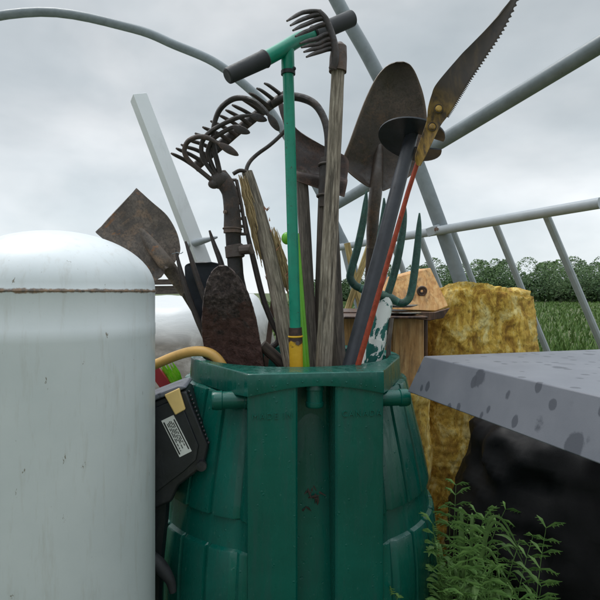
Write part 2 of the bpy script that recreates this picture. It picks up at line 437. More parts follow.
def obj(name, mb, mat, parent=None, origin=None, bevel=0, angle=35, label=None, subdiv=0):
    base = world_loc(parent) if parent else Vector((0, 0, 0))
    org = Vector(origin) if origin is not None else base
    me = bpy.data.meshes.new(name)
    me.from_pydata([tuple(v - org) for v in mb.v], [], mb.f)
    at = me.attributes.new('gc', 'FLOAT_VECTOR', 'POINT')
    at.data.foreach_set('vector', [c for g in mb.g for c in g])
    me.validate(); me.update()
    import bmesh
    bm = bmesh.new(); bm.from_mesh(me); bmesh.ops.recalc_face_normals(bm, faces=bm.faces[:]); bm.to_mesh(me); bm.free()
    me.polygons.foreach_set('use_smooth', [True] * len(me.polygons)); me.set_sharp_from_angle(angle=R(angle))
    me.materials.append(mat if isinstance(mat, bpy.types.Material) else M[mat])
    o = bpy.data.objects.new(name, me); col.objects.link(o)
    o.location = org - base
    if parent: o.parent = parent
    if bevel:
        b = o.modifiers.new('bevel', 'BEVEL'); b.width = bevel; b.segments = 3; b.limit_method = 'ANGLE'; b.angle_limit = R(30)
    if label: o['label'] = label
    return o

def thing(name, label, cat, loc, group=None):
    o = bpy.data.objects.new(name, None); col.objects.link(o); o.location = Vector(loc)
    o.empty_display_size = .05
    o['label'] = label; o['category'] = cat
    if group: o['group'] = group
    return o

def tag(o, label=None, cat=None, group=None, kind=None):
    for k, v in (('label', label), ('category', cat), ('group', group), ('kind', kind)):
        if v: o[k] = v
    return o

def px(n, d): return n * d / F

def ext(a, b, length):
    """b moved on past itself, away from a"""
    return b + (b - a).normalized() * length

# ------------------------------------------------------------------ setting
gb = MB(); gb.add([(-900, -300, 0), (900, -300, 0), (900, 1800, 0), (-900, 1800, 0)], [(0, 1, 2, 3)])
tag(obj('ground', gb, 'ground'), kind='structure')

# grass on the ground, nobody could count it
g = MB(); rnd = random.Random(3)
for i in range(26000):
    y = .45 + rnd.random() ** 1.8 * 9; x = rnd.uniform(-1, 1) * (.9 + y * .75)
    if (x + .01) ** 2 + (y - 1.2) ** 2 < .29 ** 2: continue
    h = rnd.uniform(.05, .20) * (1 + .8 * noise.noise(Vector((x * 1.2, y * 1.2, 0)))); w = rnd.uniform(.0015, .0035) * (1 + y * .2)
    a = rnd.uniform(0, 6.28); b = rnd.uniform(0, 6.28); d = Vector((math.cos(a), math.sin(a), 0)); lean = Vector((math.cos(b), math.sin(b), 0)) * h * rnd.uniform(.1, .7)
    p = Vector((x, y, 0))
    g.add([p - d * w, p + d * w, p + d * w * .8 + lean * .35 + Vector((0, 0, h * .6)), p - d * w * .8 + lean * .35 + Vector((0, 0, h * .6)), p + lean + Vector((0, 0, h))],
          [(0, 1, 2, 3), (3, 2, 4)])
for i in range(16000):
    y = 8 + rnd.random() ** 1.5 * 50; x = rnd.uniform(-.1, .75) * y; h = rnd.uniform(.08, .28); w = .012 + y * .0010
    a = rnd.uniform(0, 6.28); d = Vector((math.cos(a), math.sin(a), 0)); p = Vector((x, y, 0)); lean = Vector((rnd.uniform(-1, 1), rnd.uniform(-1, 1), 0)) * h * .5
    g.add([p - d * w, p + d * w, p + lean + Vector((0, 0, h))], [(0, 1, 2)])
tag(obj('meadow_grass', g, 'grass'), label='rough green grass growing round the barrel and over the field', cat='grass', kind='stuff')

# far-off wood along the edge of the field
w = MB(); rnd = random.Random(5)
for i in range(330):
    az = R(rnd.uniform(1.5, 62)); dist = rnd.uniform(62, 84)
    cx, cy = math.sin(az) * dist, math.cos(az) * dist
    lim = .55 if math.degrees(az) < 8 else 1.0
    H = rnd.uniform(2.2, 5.4) * lim * (1 + .25 * noise.noise(Vector((az * 6, 0, 3))))
    cr = rnd.uniform(1.3, 2.3)
    for k in range(520):
        t = rnd.random() ** .6; z = H * (.12 + .88 * t) ; rr = cr * (math.sin(math.pi * min(1, .18 + .80 * t)) ** .7) * rnd.uniform(.55, 1.05)
        a = rnd.uniform(0, 6.28); p = Vector((cx + rr * math.cos(a), cy + rr * math.sin(a), z))
        q = rnd.uniform(.06, .16); u = Vector((rnd.uniform(-1, 1), rnd.uniform(-1, 1), rnd.uniform(-1, 1))).normalized(); v_ = u.orthogonal().normalized()
        w.add([p - u * q, p - v_ * q * .6, p + u * q, p + v_ * q * .6], [(0, 1, 2, 3)])
rnd = random.Random(51)
for i in range(330):
    az = R(rnd.uniform(1.5, 62)); dist = rnd.uniform(66, 86); cx, cy = math.sin(az) * dist, math.cos(az) * dist
    for k in range(45):
        p = Vector((cx + rnd.gauss(0, .9), cy + rnd.gauss(0, .6), rnd.uniform(.1, 2.6 if math.degrees(az) > 8 else 1.2))); q = rnd.uniform(.25, .5)
        u = Vector((rnd.uniform(-1, 1), rnd.uniform(-1, 1), rnd.uniform(-1, 1))).normalized(); v_ = u.orthogonal().normalized()
        w.add([p - u * q, p - v_ * q * .7, p + u * q, p + v_ * q * .7], [(0, 1, 2, 3)])
tag(obj('woodland', w, 'wood_far'), label='dark green wood along the far edge of the field', cat='woodland', kind='stuff')

# ------------------------------------------------------------------ tunnel frame (hoop house without its cover)
DN, DF_ = 2.6, 3.8
near = [P(250, -190, DN), P(300, -75, DN), P(338, 3, DN), P(368, 56, DN), P(395, 110, DN), P(414, 155, DN), P(434, 208, DN), P(450, 252, DN), P(464, 293, DN), P(478, 340, DN), P(500, 430, DN), ]
near[-1] = Vector((near[-2].x + .12, DN, 0)); 
far = [P(-260, 295, DF_), P(-228, 180, DF_), P(-160, 90, DF_), P(-60, 32, DF_), P(40, 12, DF_), P(131, 28, DF_), P(175, 45, DF_), P(214, 62, DF_), P(246, 86, DF_), P(268, 108, DF_), P(284, 132, DF_), P(312, 178, DF_), P(336, 226, DF_), P(356, 282, DF_), P(368, 340, DF_)]
far[-1] = Vector((far[-1].x + .03, DF_, 0)); far.insert(0, Vector((far[0].x - .1, DF_, 0)))
fr = thing('tunnel_frame', 'bare grey pipe frame of a hoop tunnel arching across the sky behind the tools', 'frame', (near[-1].x, DN, 0))
obj('hoop', MB().tube(near, px(6.9, DN), 18, smooth=6), 'galv_dark', fr, label='near grey hoop running down the right side')
obj('hoop', MB().tube(far, px(4.4, DF_), 18, smooth=6), 'galv_dark', fr, label='far grey hoop arching over from the upper left')
# lower and upper rails tie the two hoops together
lp0, lp1 = P(600, 203, 2.0), P(338, 247.5, 3.82)
obj('rail', MB().tube([lp0, P(436, 231, DN - .02), lp1], px(4.0, 2.9), 12), 'galv', fr)
obj('rail', MB().tube([P(640, 20, 1.85), P(414, 158, DN + .04), P(326, 211, 3.74)], px(6.2, 2.9), 12), 'galv_dark', fr)
for q, rr_, ax_ in ((P(434.5, 230.5, DN), px(7.6, DN), Vector((-.3, 0, 1))), (P(414.5, 157, DN), px(7.6, DN), Vector((-.35, 0, 1))), (P(341, 247, DF_), px(5.2, DF_), Vector((-.4, 0, 1))), (P(331, 209, DF_), px(5.2, DF_), Vector((-.45, 0, 1)))):
    ax_.normalize()
    obj('clamp', MB().tube([q - ax_ * .022, q - ax_ * .02, q + ax_ * .02, q + ax_ * .022], [rr_ * .9, rr_ * 1.04, rr_ * 1.04, rr_ * .9], 16), 'galv', fr)
    obj('bolt', MB().tube([q + Vector((.0, -rr_ * .8, 0)), q + Vector((.0, -rr_ * 1.5, 0))], .007, 6).tube([q + Vector((.0, -rr_ * 1.0, 0)), q + Vector((.0, -rr_ * 1.18, 0))], .013, 6), 'rust', fr)
def on_rail(x):
    a = (x - 338) / (600 - 338); d = 1 / ((1 - a) / 3.82 + a / 2.0)
    return P(x, 247.5 + (203 - 247.5) * a, d), d
for x, dx in ((343, 12), (372, 21), (391, 22), (419, 24), (452, 27), (494, 31), (545, 36)):
    p, d = on_rail(x); q = P(x + dx, 297, d + .12); q2 = ext(p, q, 1.0)
    q2 = p + (q - p) * ((p.z - 0.0) / max(.01, p.z - q.z))
    obj('strut', MB().tube([p, q2], px(2.9 if x > 430 else 3.4, 2.9), 10), 'galv', fr)

# tan laths leaning together behind the fork
lt = thing('lath_tripod', 'two thin tan wooden laths crossed behind the green fork', 'stakes', (P(356, 300, 2.2).x, 2.2, 0))
for a, b in (((347, 243), (360, 305)), ((372, 238), (349, 305))):
    p, q = P(*a, 2.2), P(*b, 2.2); q = p + (q - p) * (p.z / (p.z - q.z))
    obj('lath', MB().tube([p, q], px(3.2, 2.2), 8, flat=.5), 'bamboo', lt)

# ------------------------------------------------------------------ left background: low wooden rail + sheeted heap
fe = thing('rail_fence', 'weathered brown board rail behind the white domed tank', 'fence', (P(150, 293, 4.6).x, 4.6, 0))
for (ya, yb, m_, dd) in ((279.5, 285, 'wood_brown', 4.58), (286, 294.5, 'wood_dark', 4.62)):
    a0, a1 = P(-60, ya + 3, dd), P(216, yb - 1.5, dd)
    c = (P(-60, (ya + yb) / 2 + 2, dd) + P(216, (ya + yb) / 2 - .8, dd)) / 2; L = (a1 - a0).length / 2
    mb = MB(); dirv = (P(216, (ya + yb) / 2 - .8, dd) - P(-60, (ya + yb) / 2 + 2, dd)).normalized()
    pts = [c - dirv * L, c, c + dirv * L]
    mb.tube(pts, px((yb - ya) * .68, dd), 4, flat=.5 if dd < 4.6 else .6, up=(0, -1, 0), square=True)
    obj('board', mb, m_, fe)
for x in (-40, 70, 140, 206):
    p = P(x, 278, 4.72); mb = MB().tube([Vector((p.x, p.y, 0)), p], .05, 4, square=True, up=(0, -1, 0)); obj('post', mb, 'wood_dark', fe)

# sheet-covered heap: a real mound with a folded cloth surface
hp = MB(); NX, NY = 80, 44; vs = []; fs = []
x0, x1, y0, y1 = -3.1, -.06, 2.25, 3.9
for j in range(NY + 1):
    for i in range(NX + 1):
        u, v = i / NX, j / NY; X = x0 + (x1 - x0) * u; Y = y0 + (y1 - y0) * v
        e = min(1, u / .06) * min(1, (1 - u) / .08)
        prof = min(1, (v / .22)) ** .55 if v < .22 else 1.0
        prof *= min(1, (1 - v) / .15) ** .6
        top = .965 + .085 * v + .03 * noise.noise(Vector((X * 1.7, Y * 1.7, 1)))
        z = top * prof * (max(0, e) ** .5) + .015 * noise.noise(Vector((X * 8, Y * 8, 0))) * prof
        vs.append((X, Y - .10 * noise.noise(Vector((X * 4, 0, 5))) * (1 - v), max(z, .0)))
for j in range(NY):
    for i in range(NX):
        a = j * (NX + 1) + i; fs.append((a, a + 1, a + NX + 2, a + NX + 1))
hp.add(vs, fs)
tag(obj('tarpaulin', hp, 'tarp', origin=(-1.6, 3, 0), angle=80), 'white plastic sheet over a heap behind the white tank, dirty low down', 'tarpaulin')

# ------------------------------------------------------------------ white domed tank, front left
CX, CD, CR = P(56, 0, .86).x, .86, .86 * 97 / F * .985
SEAM_Z = P(0, 291, .83).z
M['white_tank'] = white_tank_mat()
cyl = thing('white_tank', 'tall white domed metal tank with a rusty weld seam at far left', 'tank', (CX, CD, 0))
prof = [(0.0, .02), (CR * .8, .02), (CR, .07), (CR, SEAM_Z - .075), (CR + .0006, SEAM_Z - .073), (CR + .0006, SEAM_Z - .055), (CR, SEAM_Z - .053), (CR, SEAM_Z - .004), (CR + .0018, SEAM_Z), (CR, SEAM_Z + .004)]
DH = CR * .60
for i in range(1, 19):
    a = math.pi / 2 * i / 18; prof.append((max(.0005, CR * math.cos(a)), SEAM_Z + .004 + DH * math.sin(a)))
obj('tank', MB().lathe(prof, (CX, CD, 0), 96), 'white_tank', cyl)
obj('foot_ring', MB().lathe([(CR * .82, .0), (CR * .86, .0), (CR * .86, .06), (CR * .82, .06), (CR * .82, 0)], (CX, CD, 0), 64), 'white_tank', cyl)
# ------------------------------------------------------------------ the barrel
BX, BY, BZ, BETA = -.010, 1.2, .91, R(8)
EX, FW = Vector((math.cos(BETA), math.sin(BETA), 0)), Vector((math.sin(BETA), -math.cos(BETA), 0))
def BL(x, f, z): return Vector((BX, BY, BZ + z)) + EX * x + FW * f
HW, DB, AC = .122, .285, 27.5
ang = []
gro = [39, 51, 63, 75, 87, 99, 111, 123, 135, 147, 159, 171]
a = AC
seq = []
for g_ in gro:
    n_ = 5
    for i in range(n_): seq.append((a + (g_ - 1.0 - a) * i / n_, 0 if i or g_ > 39 else 1.3))
    seq += [(g_ - 1.0, 0), (g_ - .55, 1.35), (g_ + .55, 1.35)]; a = g_ + 1.0
for i in range(4): seq.append((a + (180 - a) * i / 3, 0))
FX = [0, .015, .030, .0335, .034, .0375, .060, .085, .105, .1185]
def half(Rz, D, rd, gdep, astart, circle=None, arch=None, z=0):
    pts = []
    for i, x in enumerate(FX):
        f = D - (rd if i <= 2 else rd * .93 if i == 3 else .004 * (rd > 0) if i == 4 else 0)
        pts.append((x, f))
    pts.append((HW - .0008, D - .0012)); pts.append((HW, D - .005))
    s0 = Vector((HW, D - .005)); e0 = Vector((Rz * math.sin(R(astart)), Rz * math.cos(R(astart))))
    for k in (.33, .66): q = s0.lerp(e0, k); pts.append((q.x, q.y))
    for (a_, gg) in seq:
        aa = astart + (a_ - AC) * (180 - astart) / (180 - AC); rr = Rz - gdep * gg
        pts.append((rr * math.sin(R(aa)), rr * math.cos(R(aa))))
    if circle:
        q = []
        for (x, f) in pts:
            a_ = math.atan2(x, f); q.append((circle * math.sin(a_), circle * math.cos(a_)))
        pts = q
    out = []
    for i, (x, f) in enumerate(pts):
        zz = z
        if arch and x < HW + .02: zz = z + arch * math.cos(min(1, x / (HW + .02)) * math.pi / 2) ** 1.0
        out.append((x, f, zz))
    return out
rows = []
rows.append(half(.26, DB, 0, 0, 60, circle=.24, z=-.88)); rows.append(half(.26, DB, 0, 0, 60, circle=.25, z=-.5)); rows.append(half(.24, DB, 0, 0, 60, circle=.214, z=-.05))
rows.append(half(.24, DB, 0, 0, 60, circle=.209, z=-.006)); rows.append(half(.24, DB, 0, 0, 60, circle=.212, z=-.0012)); rows.append(half(.24, DB, 0, 0, 60, circle=.216, z=0))
rows.append(half(.233, DB + .001, 0, 0, 61, z=0)); rows.append(half(.2355, DB + .0035, 0, 0, 61, z=-.0015)); rows.append(half(.2362, DB + .0042, 0, 0, 61, z=-.005))
rows.append(half(.2385, DB + .0052, 0, 0, 60, arch=.021, z=-.043)); rows.append(half(.2383, DB + .0046, 0, 0, 60, arch=.021, z=-.0445)); rows.append(half(.237, DB, .0, 0, AC, arch=.021, z=-.0448))
RD = .068
rows.append(half(.243, DB, RD, 0, AC, arch=.018, z=-.0465)); rows.append(half(.2500, DB, RD, .004, AC, arch=.016, z=-.048)); rows.append(half(.2515, DB, RD, .0045, AC, arch=.012, z=-.051))
for z, r_ in ((-.08, .2585), (-.12, .2675), (-.18, .282), (-.234, .2935), (-.259, .2978)): rows.append(half(r_, DB, RD, .0045, AC, z=z))
rows.append(half(.2975, DB, RD, .0045, AC, z=-.2615)); rows.append(half(.2905, DB, RD, 0, AC, z=-.2635)); rows.append(half(.2985, DB, RD, 0, AC, z=-.3135))
rows.append(half(.3065, DB, RD, .0045, AC, z=-.3165)); rows.append(half(.3085, DB, RD, .005, AC, z=-.320))
for z, r_ in ((-.379, .315), (-.472, .317), (-.558, .311), (-.64, .303)): rows.append(half(r_, DB, RD, .0045, AC, z=z))
rows.append(half(.296, DB, RD, 0, AC, z=-.645)); rows.append(half(.29, DB, RD, 0, AC, z=-.69)); rows.append(half(.296, DB, RD, .004, AC, z=-.695)); rows.append(half(.26, DB - .02, RD, .004, AC, z=-.90)); rows.append(half(.24, DB - .03, RD, 0, AC, z=-.91))
nh = len(rows[0]); vs, gs, fs = [], [], []
for r_ in rows:
    loop = r_ + [(-x, f, z) for (x, f, z) in reversed(r_[1:-1])]
    for (x, f, z) in loop: vs.append(BL(x, f, z)); gs.append(Vector((x, f, z)))
NL = len(loop)
for i in range(len(rows) - 1):
    for k in range(NL): fs.append((i * NL + k, i * NL + (k + 1) % NL, (i + 1) * NL + (k + 1) % NL, (i + 1) * NL + k))
fs.append(tuple(range(NL)))
bar = thing('rain_barrel', 'dark green ribbed plastic rain barrel filled with old garden tools', 'rain barrel', (BX, BY, 0))
obj('body', MB().add(vs, fs, gs), 'barrel', bar, angle=28)
# overflow stubs either side and the spout in the channel
def stub(a, b, r_, name='overflow_stub'):
    d = (b - a).normalized(); L = (b - a).length
    ts = [(-.005, 1.0), (0, 1.0), (L * .12, 1.12), (L * .2, 1.12), (L * .22, 1.0), (L * .74, 1.0), (L * .76, 1.10), (L * .93, 1.10), (L * .97, 1.05), (L, .98), (L, .8), (L - .02, .78)]
    return obj(name, MB().tube([a + d * t for t, _ in ts], [r_ * k for _, k in ts], 28), 'barrel', bar, angle=30)
stub(BL(-.110, .232, -.0555), BL(-.184, .232, -.0555), .0158)
stub(BL(.110, .236, -.059), BL(.186, .236, -.059), .0152)
stub(BL(0, .262, -.026), BL(0, .262, -.066), .0150, 'spout')
for sgn in (-1, 1):
    pass
# moulded lettering
def text_mesh(body, size, parent, xa, za, name):
    cu = bpy.data.curves.new('lettering', 'FONT'); cu.body = body; cu.size = size; cu.extrude = .0017; cu.space_character = 1.25
    to = bpy.data.objects.new('lettering', cu); col.objects.link(to)
    dg = bpy.context.evaluated_depsgraph_get(); me = bpy.data.meshes.new_from_object(to.evaluated_get(dg))
    mb = MB()
    vv = [BL(xa + v.co.x, DB + .0002 + v.co.z, za + v.co.y) for v in me.vertices]
    mb.add(vv, [tuple(p.vertices) for p in me.polygons])
    bpy.data.objects.remove(to); bpy.data.curves.remove(cu); bpy.data.meshes.remove(me)
    return obj(name, mb, 'barrel', parent)
text_mesh('MADE IN', .0150, bar, -.1145, -.0795, 'lettering')
text_mesh('CANADA', .0150, bar, .045, -.0795, 'lettering')
# row of moulded dimples under the rim edge
for i in range(9):
    x = -.105 + .21 * i / 8
    zc = -.0445 + .021 * math.cos(min(1, abs(x) / .142) * math.pi / 2) + .009
    obj('rivet', MB().ball(BL(x, DB + .0058, zc), .0014, 1, .5, 1, 10, 6), 'barrel', bar)

# dead leaves caught in the channel
dl = MB(); rnd = random.Random(8)
for i in range(26):
    p = BL(rnd.gauss(-.002, .008), DB - RD + rnd.uniform(.004, .014), -.2465 + rnd.gauss(0, .011))
    u = Vector((rnd.uniform(-1, 1), rnd.uniform(-.4, .4), rnd.uniform(-1, 1))).normalized(); L = rnd.uniform(.006, .016)
    dl.tube([p - u * L, p + Vector((0, -.003, .002)), p + u * L], [.0006, .0022, .0005], 5, flat=.3)
tag(obj('dead_leaves', dl, 'dead_leaf', origin=BL(0, DB - RD, -.26)), 'small clump of dead brown leaves stuck in the front channel of barrel', 'dead leaves')

# ------------------------------------------------------------------ tools
def down(top, rim, drop=.55):
    """foot of a shaft: carried on below the rim, still inside the barrel"""
    return ext(top, rim, drop)

# green T-handled auger
t0, t1 = P(287.5, 50, 1.03), P(296.2, 362, 1.045); ft = down(t0, t1, .5)
au = thing('tee_handle_tool', 'bright green tee handled tool with black grips, yellow chipped lower shaft', 'garden tool', ft)
j0 = t0.lerp(t1, (327 - 50) / 312)
obj('shaft', MB().tube([t0, j0], px(5.6, 1.03), 24), 'green_shaft', au)
sl = t0.lerp(t1, .075)
obj('sleeve', MB().tube([t0, sl], px(6.6, 1.03), 24), 'green_shaft', au)
obj('collar', MB().tube([t0.lerp(t1, .066), t0.lerp(t1, .078)], px(7.2, 1.03), 24).ball(t0.lerp(t1, .063) + Vector((.012, -.006, 0)), .004), 'black_rubber', au)
obj('socket', MB().tube([j0, ext(t0, j0, .02), t1, ft], [px(6.6, 1.04), px(7.0, 1.04), px(6.8, 1.04), px(6.8, 1.04)], 24).ring(ext(t0, j0, .018), t1 - t0, px(6.6, 1.04), .0022), 'joint', au)
obj('pin', MB().tube([ext(t0, j0, .03) + Vector((.004, -.016, 0)), ext(t0, j0, .03) + Vector((.004, .0, 0))], .004, 10), 'rust_dark', au)
h = [P(228, 76, .965), P(266, 58, 1.0), P(287.5, 45.5, 1.03), P(312, 35, 1.06), P(352, 18.5, 1.10)]
obj('handle_bar', MB().tube(catmull([P(262, 60.3, .997), P(266, 58.5, 1.0), P(278, 52, 1.015), P(288, 46, 1.03), P(298, 40, 1.045), P(312, 35.5, 1.06), P(316, 33.7, 1.064)], 4), px(7.2, 1.03), 24), 'green_shaft', au)
def grip(a, b, r0, r1):
    L = [a.lerp(b, k) for k in (0, .02, .05, .5, .93, .97, 1)]
    return MB().tube(L, [r0 * .8, r0 * .97, r0, (r0 + r1) / 2, r1, r1 * 1.06, r1 * .95], 24)
obj('grip', grip(P(227, 76.5, .965), P(266, 58.3, 1.0), px(8.0, .965), px(8.6, 1.0)), 'black_rubber', au)
obj('grip', grip(P(352.5, 18, 1.10), P(313, 35, 1.06), px(8.0, 1.10), px(8.2, 1.06)), 'black_rubber', au)

# eight-tined claw rake on a pale weathered handle (front, centre)
c0, c1 = P(338.5, 60, 1.02), P(324, 362, 1.055); fc = down(c0, c1, .5)
cr = thing('claw_rake', 'eight tined iron claw rake on a pale grey weathered wooden handle', 'rake', fc)
obj('handle', MB().tube([c0, c0.lerp(c1, .3), c0.lerp(c1, .6), c1, fc], [px(6.6, 1.02), px(7.2, 1.02), px(7.9, 1.04), px(8.3, 1.05), px(8.3, 1.05)], 20, smooth=8, wob=.05), 'wood_grey', cr)
obj('ferrule', MB().tube([P(337.8, 72, 1.02), P(338.3, 58, 1.02), P(339.2, 47, 1.02), P(338.4, 43.5, 1.02)], [px(8.9, 1.02), px(8.8, 1.02), px(7.6, 1.02), px(4.0, 1.02)], 20, wob=.06), 'rust', cr)
spine = [P(332.5, 69, 1.003), P(335, 58, 1.0), P(334.3, 45, 1.0), P(330.5, 31, 1.0), P(325.5, 19, 1.0), P(319, 11.5, 1.0)]
obj('head', MB().tube(spine, [px(4.0, 1), px(4.0, 1), px(3.8, 1), px(3.6, 1), px(3.3, 1), px(2.6, 1)], 12, smooth=6, wob=.06), 'rust_dark', cr)
tines = [((321, 12), (303, 12.5), (287, 21)), ((322.5, 14.5), (306, 18), (290.5, 25.5)), ((324.5, 18), (307, 24), (293, 30.5)), ((327, 24), (310, 30), (295.5, 36.5)),
         ((331.5, 33), (316, 39), (300, 43.5)), ((333, 38.5), (318, 44), (301.5, 47.5)), ((334, 43.5), (319, 48), (304, 52)), ((335, 48.5), (321, 51.5), (306.5, 57))]
for i, (a, b, c) in enumerate(tines):
    z = 1.0
    obj('tine', MB().tube([P(*a, z), P((a[0] + b[0]) / 2, (a[1] + b[1]) / 2 - .8, z), P(*b, z - .01), P((b[0] + c[0]) / 2, (b[1] + c[1]) / 2 - .5, z - .025), P(*c, z - .05)], [px(2.4, z), px(2.3, z), px(2.1, z), px(1.9, z), px(.9, z)], 10, smooth=4), 'rust_dark', cr)

# long-toothed iron rake reaching left on a goose neck
k0, k1 = P(327, 160, 1.19), P(318.5, 362, 1.16); fk = down(k0, k1, .5)
rk = thing('iron_rake', 'dark iron rake with many long teeth on a curved goose neck, pointing left', 'rake', fk)
obj('handle', MB().tube([P(325, 188, 1.185), k1, fk], [px(6.6, 1.18), px(6.2, 1.16), px(6.2, 1.16)], 18, smooth=6, wob=.04), 'wood_brown', rk)
obj('socket', MB().tube([P(326, 158, 1.17), P(326, 163, 1.17), P(325, 190, 1.17), P(324.2, 207, 1.17)], [px(5.8, 1.17), px(6.3, 1.17), px(6.5, 1.17), px(5.2, 1.17)], 18, wob=.08).ring(P(326, 165, 1.17), (0, .1, 1), px(7.0, 1.17), .003).ring(P(324.6, 196, 1.17), (0, .1, 1), px(7.2, 1.17), .003).tube([P(331, 163, 1.16), P(337, 163, 1.16)], .003, 8), 'rust_dark', rk)
obj('goose_neck', MB().tube([P(327, 164, 1.17), P(328, 140, 1.17), P(324.5, 120, 1.18), P(315, 104.5, 1.19), P(300, 97.5, 1.2), P(285, 97.5, 1.205), P(272, 104, 1.21)], [px(3.8, 1.17), px(3.6, 1.17), px(3.7, 1.18), px(3.8, 1.2), px(4.0, 1.2), px(4.2, 1.2), px(3.6, 1.2)], 12, smooth=6, wob=.05), 'rust_dark', rk)
bar_a, bar_b = P(194, 168, 1.22), P(286, 95, 1.215)
obj('head_bar', MB().tube([bar_a, P(220, 145.5, 1.22), P(246, 124, 1.22), P(266, 108, 1.218), bar_b], px(4.9, 1.22), 12, flat=.75, smooth=4, wob=.10), 'rust_dark', rk)
tips = [(171.5, 153.5), (176.5, 148.5), (181.5, 144.8), (188, 139.2), (195.5, 133.5), (203, 127.3), (211, 121.3), (219.5, 115.5), (226, 110.3), (232.5, 105.2), (241, 99), (249.6, 93.3), (257, 88.5), (264.6, 83.5)]
for i, (x, y) in enumerate(tips):
    t = (i + .3) / 13.6; p = bar_a.lerp(bar_b, t); rx = 300 + p.x * F / p.y; ry = HY - (p.z - CAMZ) * F / p.y
    obj('tooth', MB().tube([P(rx + .6, ry + 1.2, 1.217), P(rx * .55 + x * .45, ry * .6 + y * .4 - 1.2, 1.2), P(x + 4, y + 1.8, 1.17), P(x, y, 1.15)], [px(2.3, 1.2), px(2.0, 1.2), px(1.7, 1.2), px(1.0, 1.2)], 8, smooth=4), 'rust_dark', rk)

# four-pronged cultivator: curved prongs with leaf points
s0, s1 = P(224, 180, 1.12), P(247, 300, 1.13); s2 = P(257, 362, 1.14); fs_ = down(s1, s2, .45)
cu = thing('prong_cultivator', 'four curved iron prongs with leaf points on a thick rusty socket', 'cultivator', fs_)
obj('socket', MB().tube([P(221, 172, 1.12), P(224.5, 182, 1.12), P(229.5, 193, 1.12), P(232, 212, 1.12), P(232.6, 233, 1.12)], [px(5, 1.12), px(8.4, 1.12), px(7.8, 1.12), px(8.2, 1.12), px(9.2, 1.12)], 20, smooth=3, wob=.04).ring(P(232.4, 229, 1.12), (.03, .05, 1), px(9.2, 1.12), .0016).tube([P(226, 212, 1.105), P(224, 212, 1.102)], .004, 8), 'rust', cu)
obj('handle', MB().tube([P(232.5, 226, 1.125), P(235, 262, 1.13), P(239, 290, 1.13), s2, fs_], [px(7.6, 1.12), px(7.8, 1.12), px(7.6, 1.12), px(7.6, 1.12), px(7.6, 1.12)], 18, smooth=4, wob=.06), 'rust_dark', cu)
obj('collar', MB().tube([P(234, 245, 1.125), P(234.2, 246, 1.125), P(235.3, 257, 1.125), P(235.4, 258, 1.125)], [px(8, 1.12), px(9.6, 1.12), px(9.6, 1.12), px(8, 1.12)], 18).tube([P(240, 250, 1.115), P(250, 249, 1.11), P(253, 254, 1.11)], [px(5, 1.1), px(5.5, 1.1), px(2.5, 1.1)], 10), 'rust_dark', cu)
obj('knuckle', MB().ball(P(220, 180, 1.115), px(10, 1.12), 1, .8, .9, 14, 10).ball(P(214, 184, 1.11), px(6, 1.12), 1, .8, .8), 'rust_dark', cu)
def prong(pts, r, leaf, d0=1.11, d1=1.08):
    n = len(pts); q = [P(x, y, d0 + (d1 - d0) * i / (n - 1)) for i, (x, y) in enumerate(pts)]
    rad = [px(r * .84, 1.1)] * n
    mb = MB().tube(q, rad[:-1] + [px(1.0, 1.1)], 12, smooth=6, wob=.16)
    a, b = [P(x, y, d1) for x, y in leaf]
    mb.tube([a, a.lerp(b, .25), a.lerp(b, .55), a.lerp(b, .85), b], [px(1.2, d1), px(3.3, d1), px(4.0, d1), px(2.6, d1), px(.7, d1)], 12, flat=.35, up=(0, -1, 0), smooth=3)
    return mb
obj('prong', prong([(221, 178), (218, 165), (213.5, 145), (213.5, 128), (219, 111), (229, 101), (240, 97.8), (254, 101.5), (265, 111), (270, 117)], 3.1, ((268, 114), (279, 131)), 1.11, 1.05), 'rust_dark', cu)
obj('prong', prong([(217, 178), (209, 168), (202.5, 157), (202, 143), (209, 133), (221, 125), (238, 117.5), (252, 115)], 2.7, ((250, 115), (267, 120.5)), 1.11, 1.06), 'rust_dark', cu)
obj('prong', prong([(214, 182), (203, 173), (191, 162.5), (184.5, 153), (187, 142.5), (197, 137), (208, 138), (220, 144.5)], 2.9, ((218, 143), (238.5, 155.5)), 1.11, 1.07), 'rust', cu)
obj('prong', prong([(219, 178), (212, 165), (208, 152), (212, 141), (220, 134), (232, 127.5), (241, 126)], 2.7, ((233, 127), (250, 133)), 1.11, 1.07), 'rust_dark', cu)
# strap with a line of holes down the back of the socket: rails and rungs so daylight shows through
st = MB(); ra = [P(233, 180, 1.14), P(238, 205, 1.14), P(242.5, 234, 1.14)]
for off in (-3.6, 3.4): st.tube([q + Vector((px(off, 1.14), 0, 0)) for q in ra], px(1.8, 1.14), 8)
for i in range(8):
    q = ra[0].lerp(ra[2], i / 7); st.tube([q + Vector((px(-3.6, 1.14), 0, 0)), q + Vector((px(3.6, 1.14), 0, 0))], px(1.6, 1.14), 8)
obj('strap', st, 'rust_dark', cu)

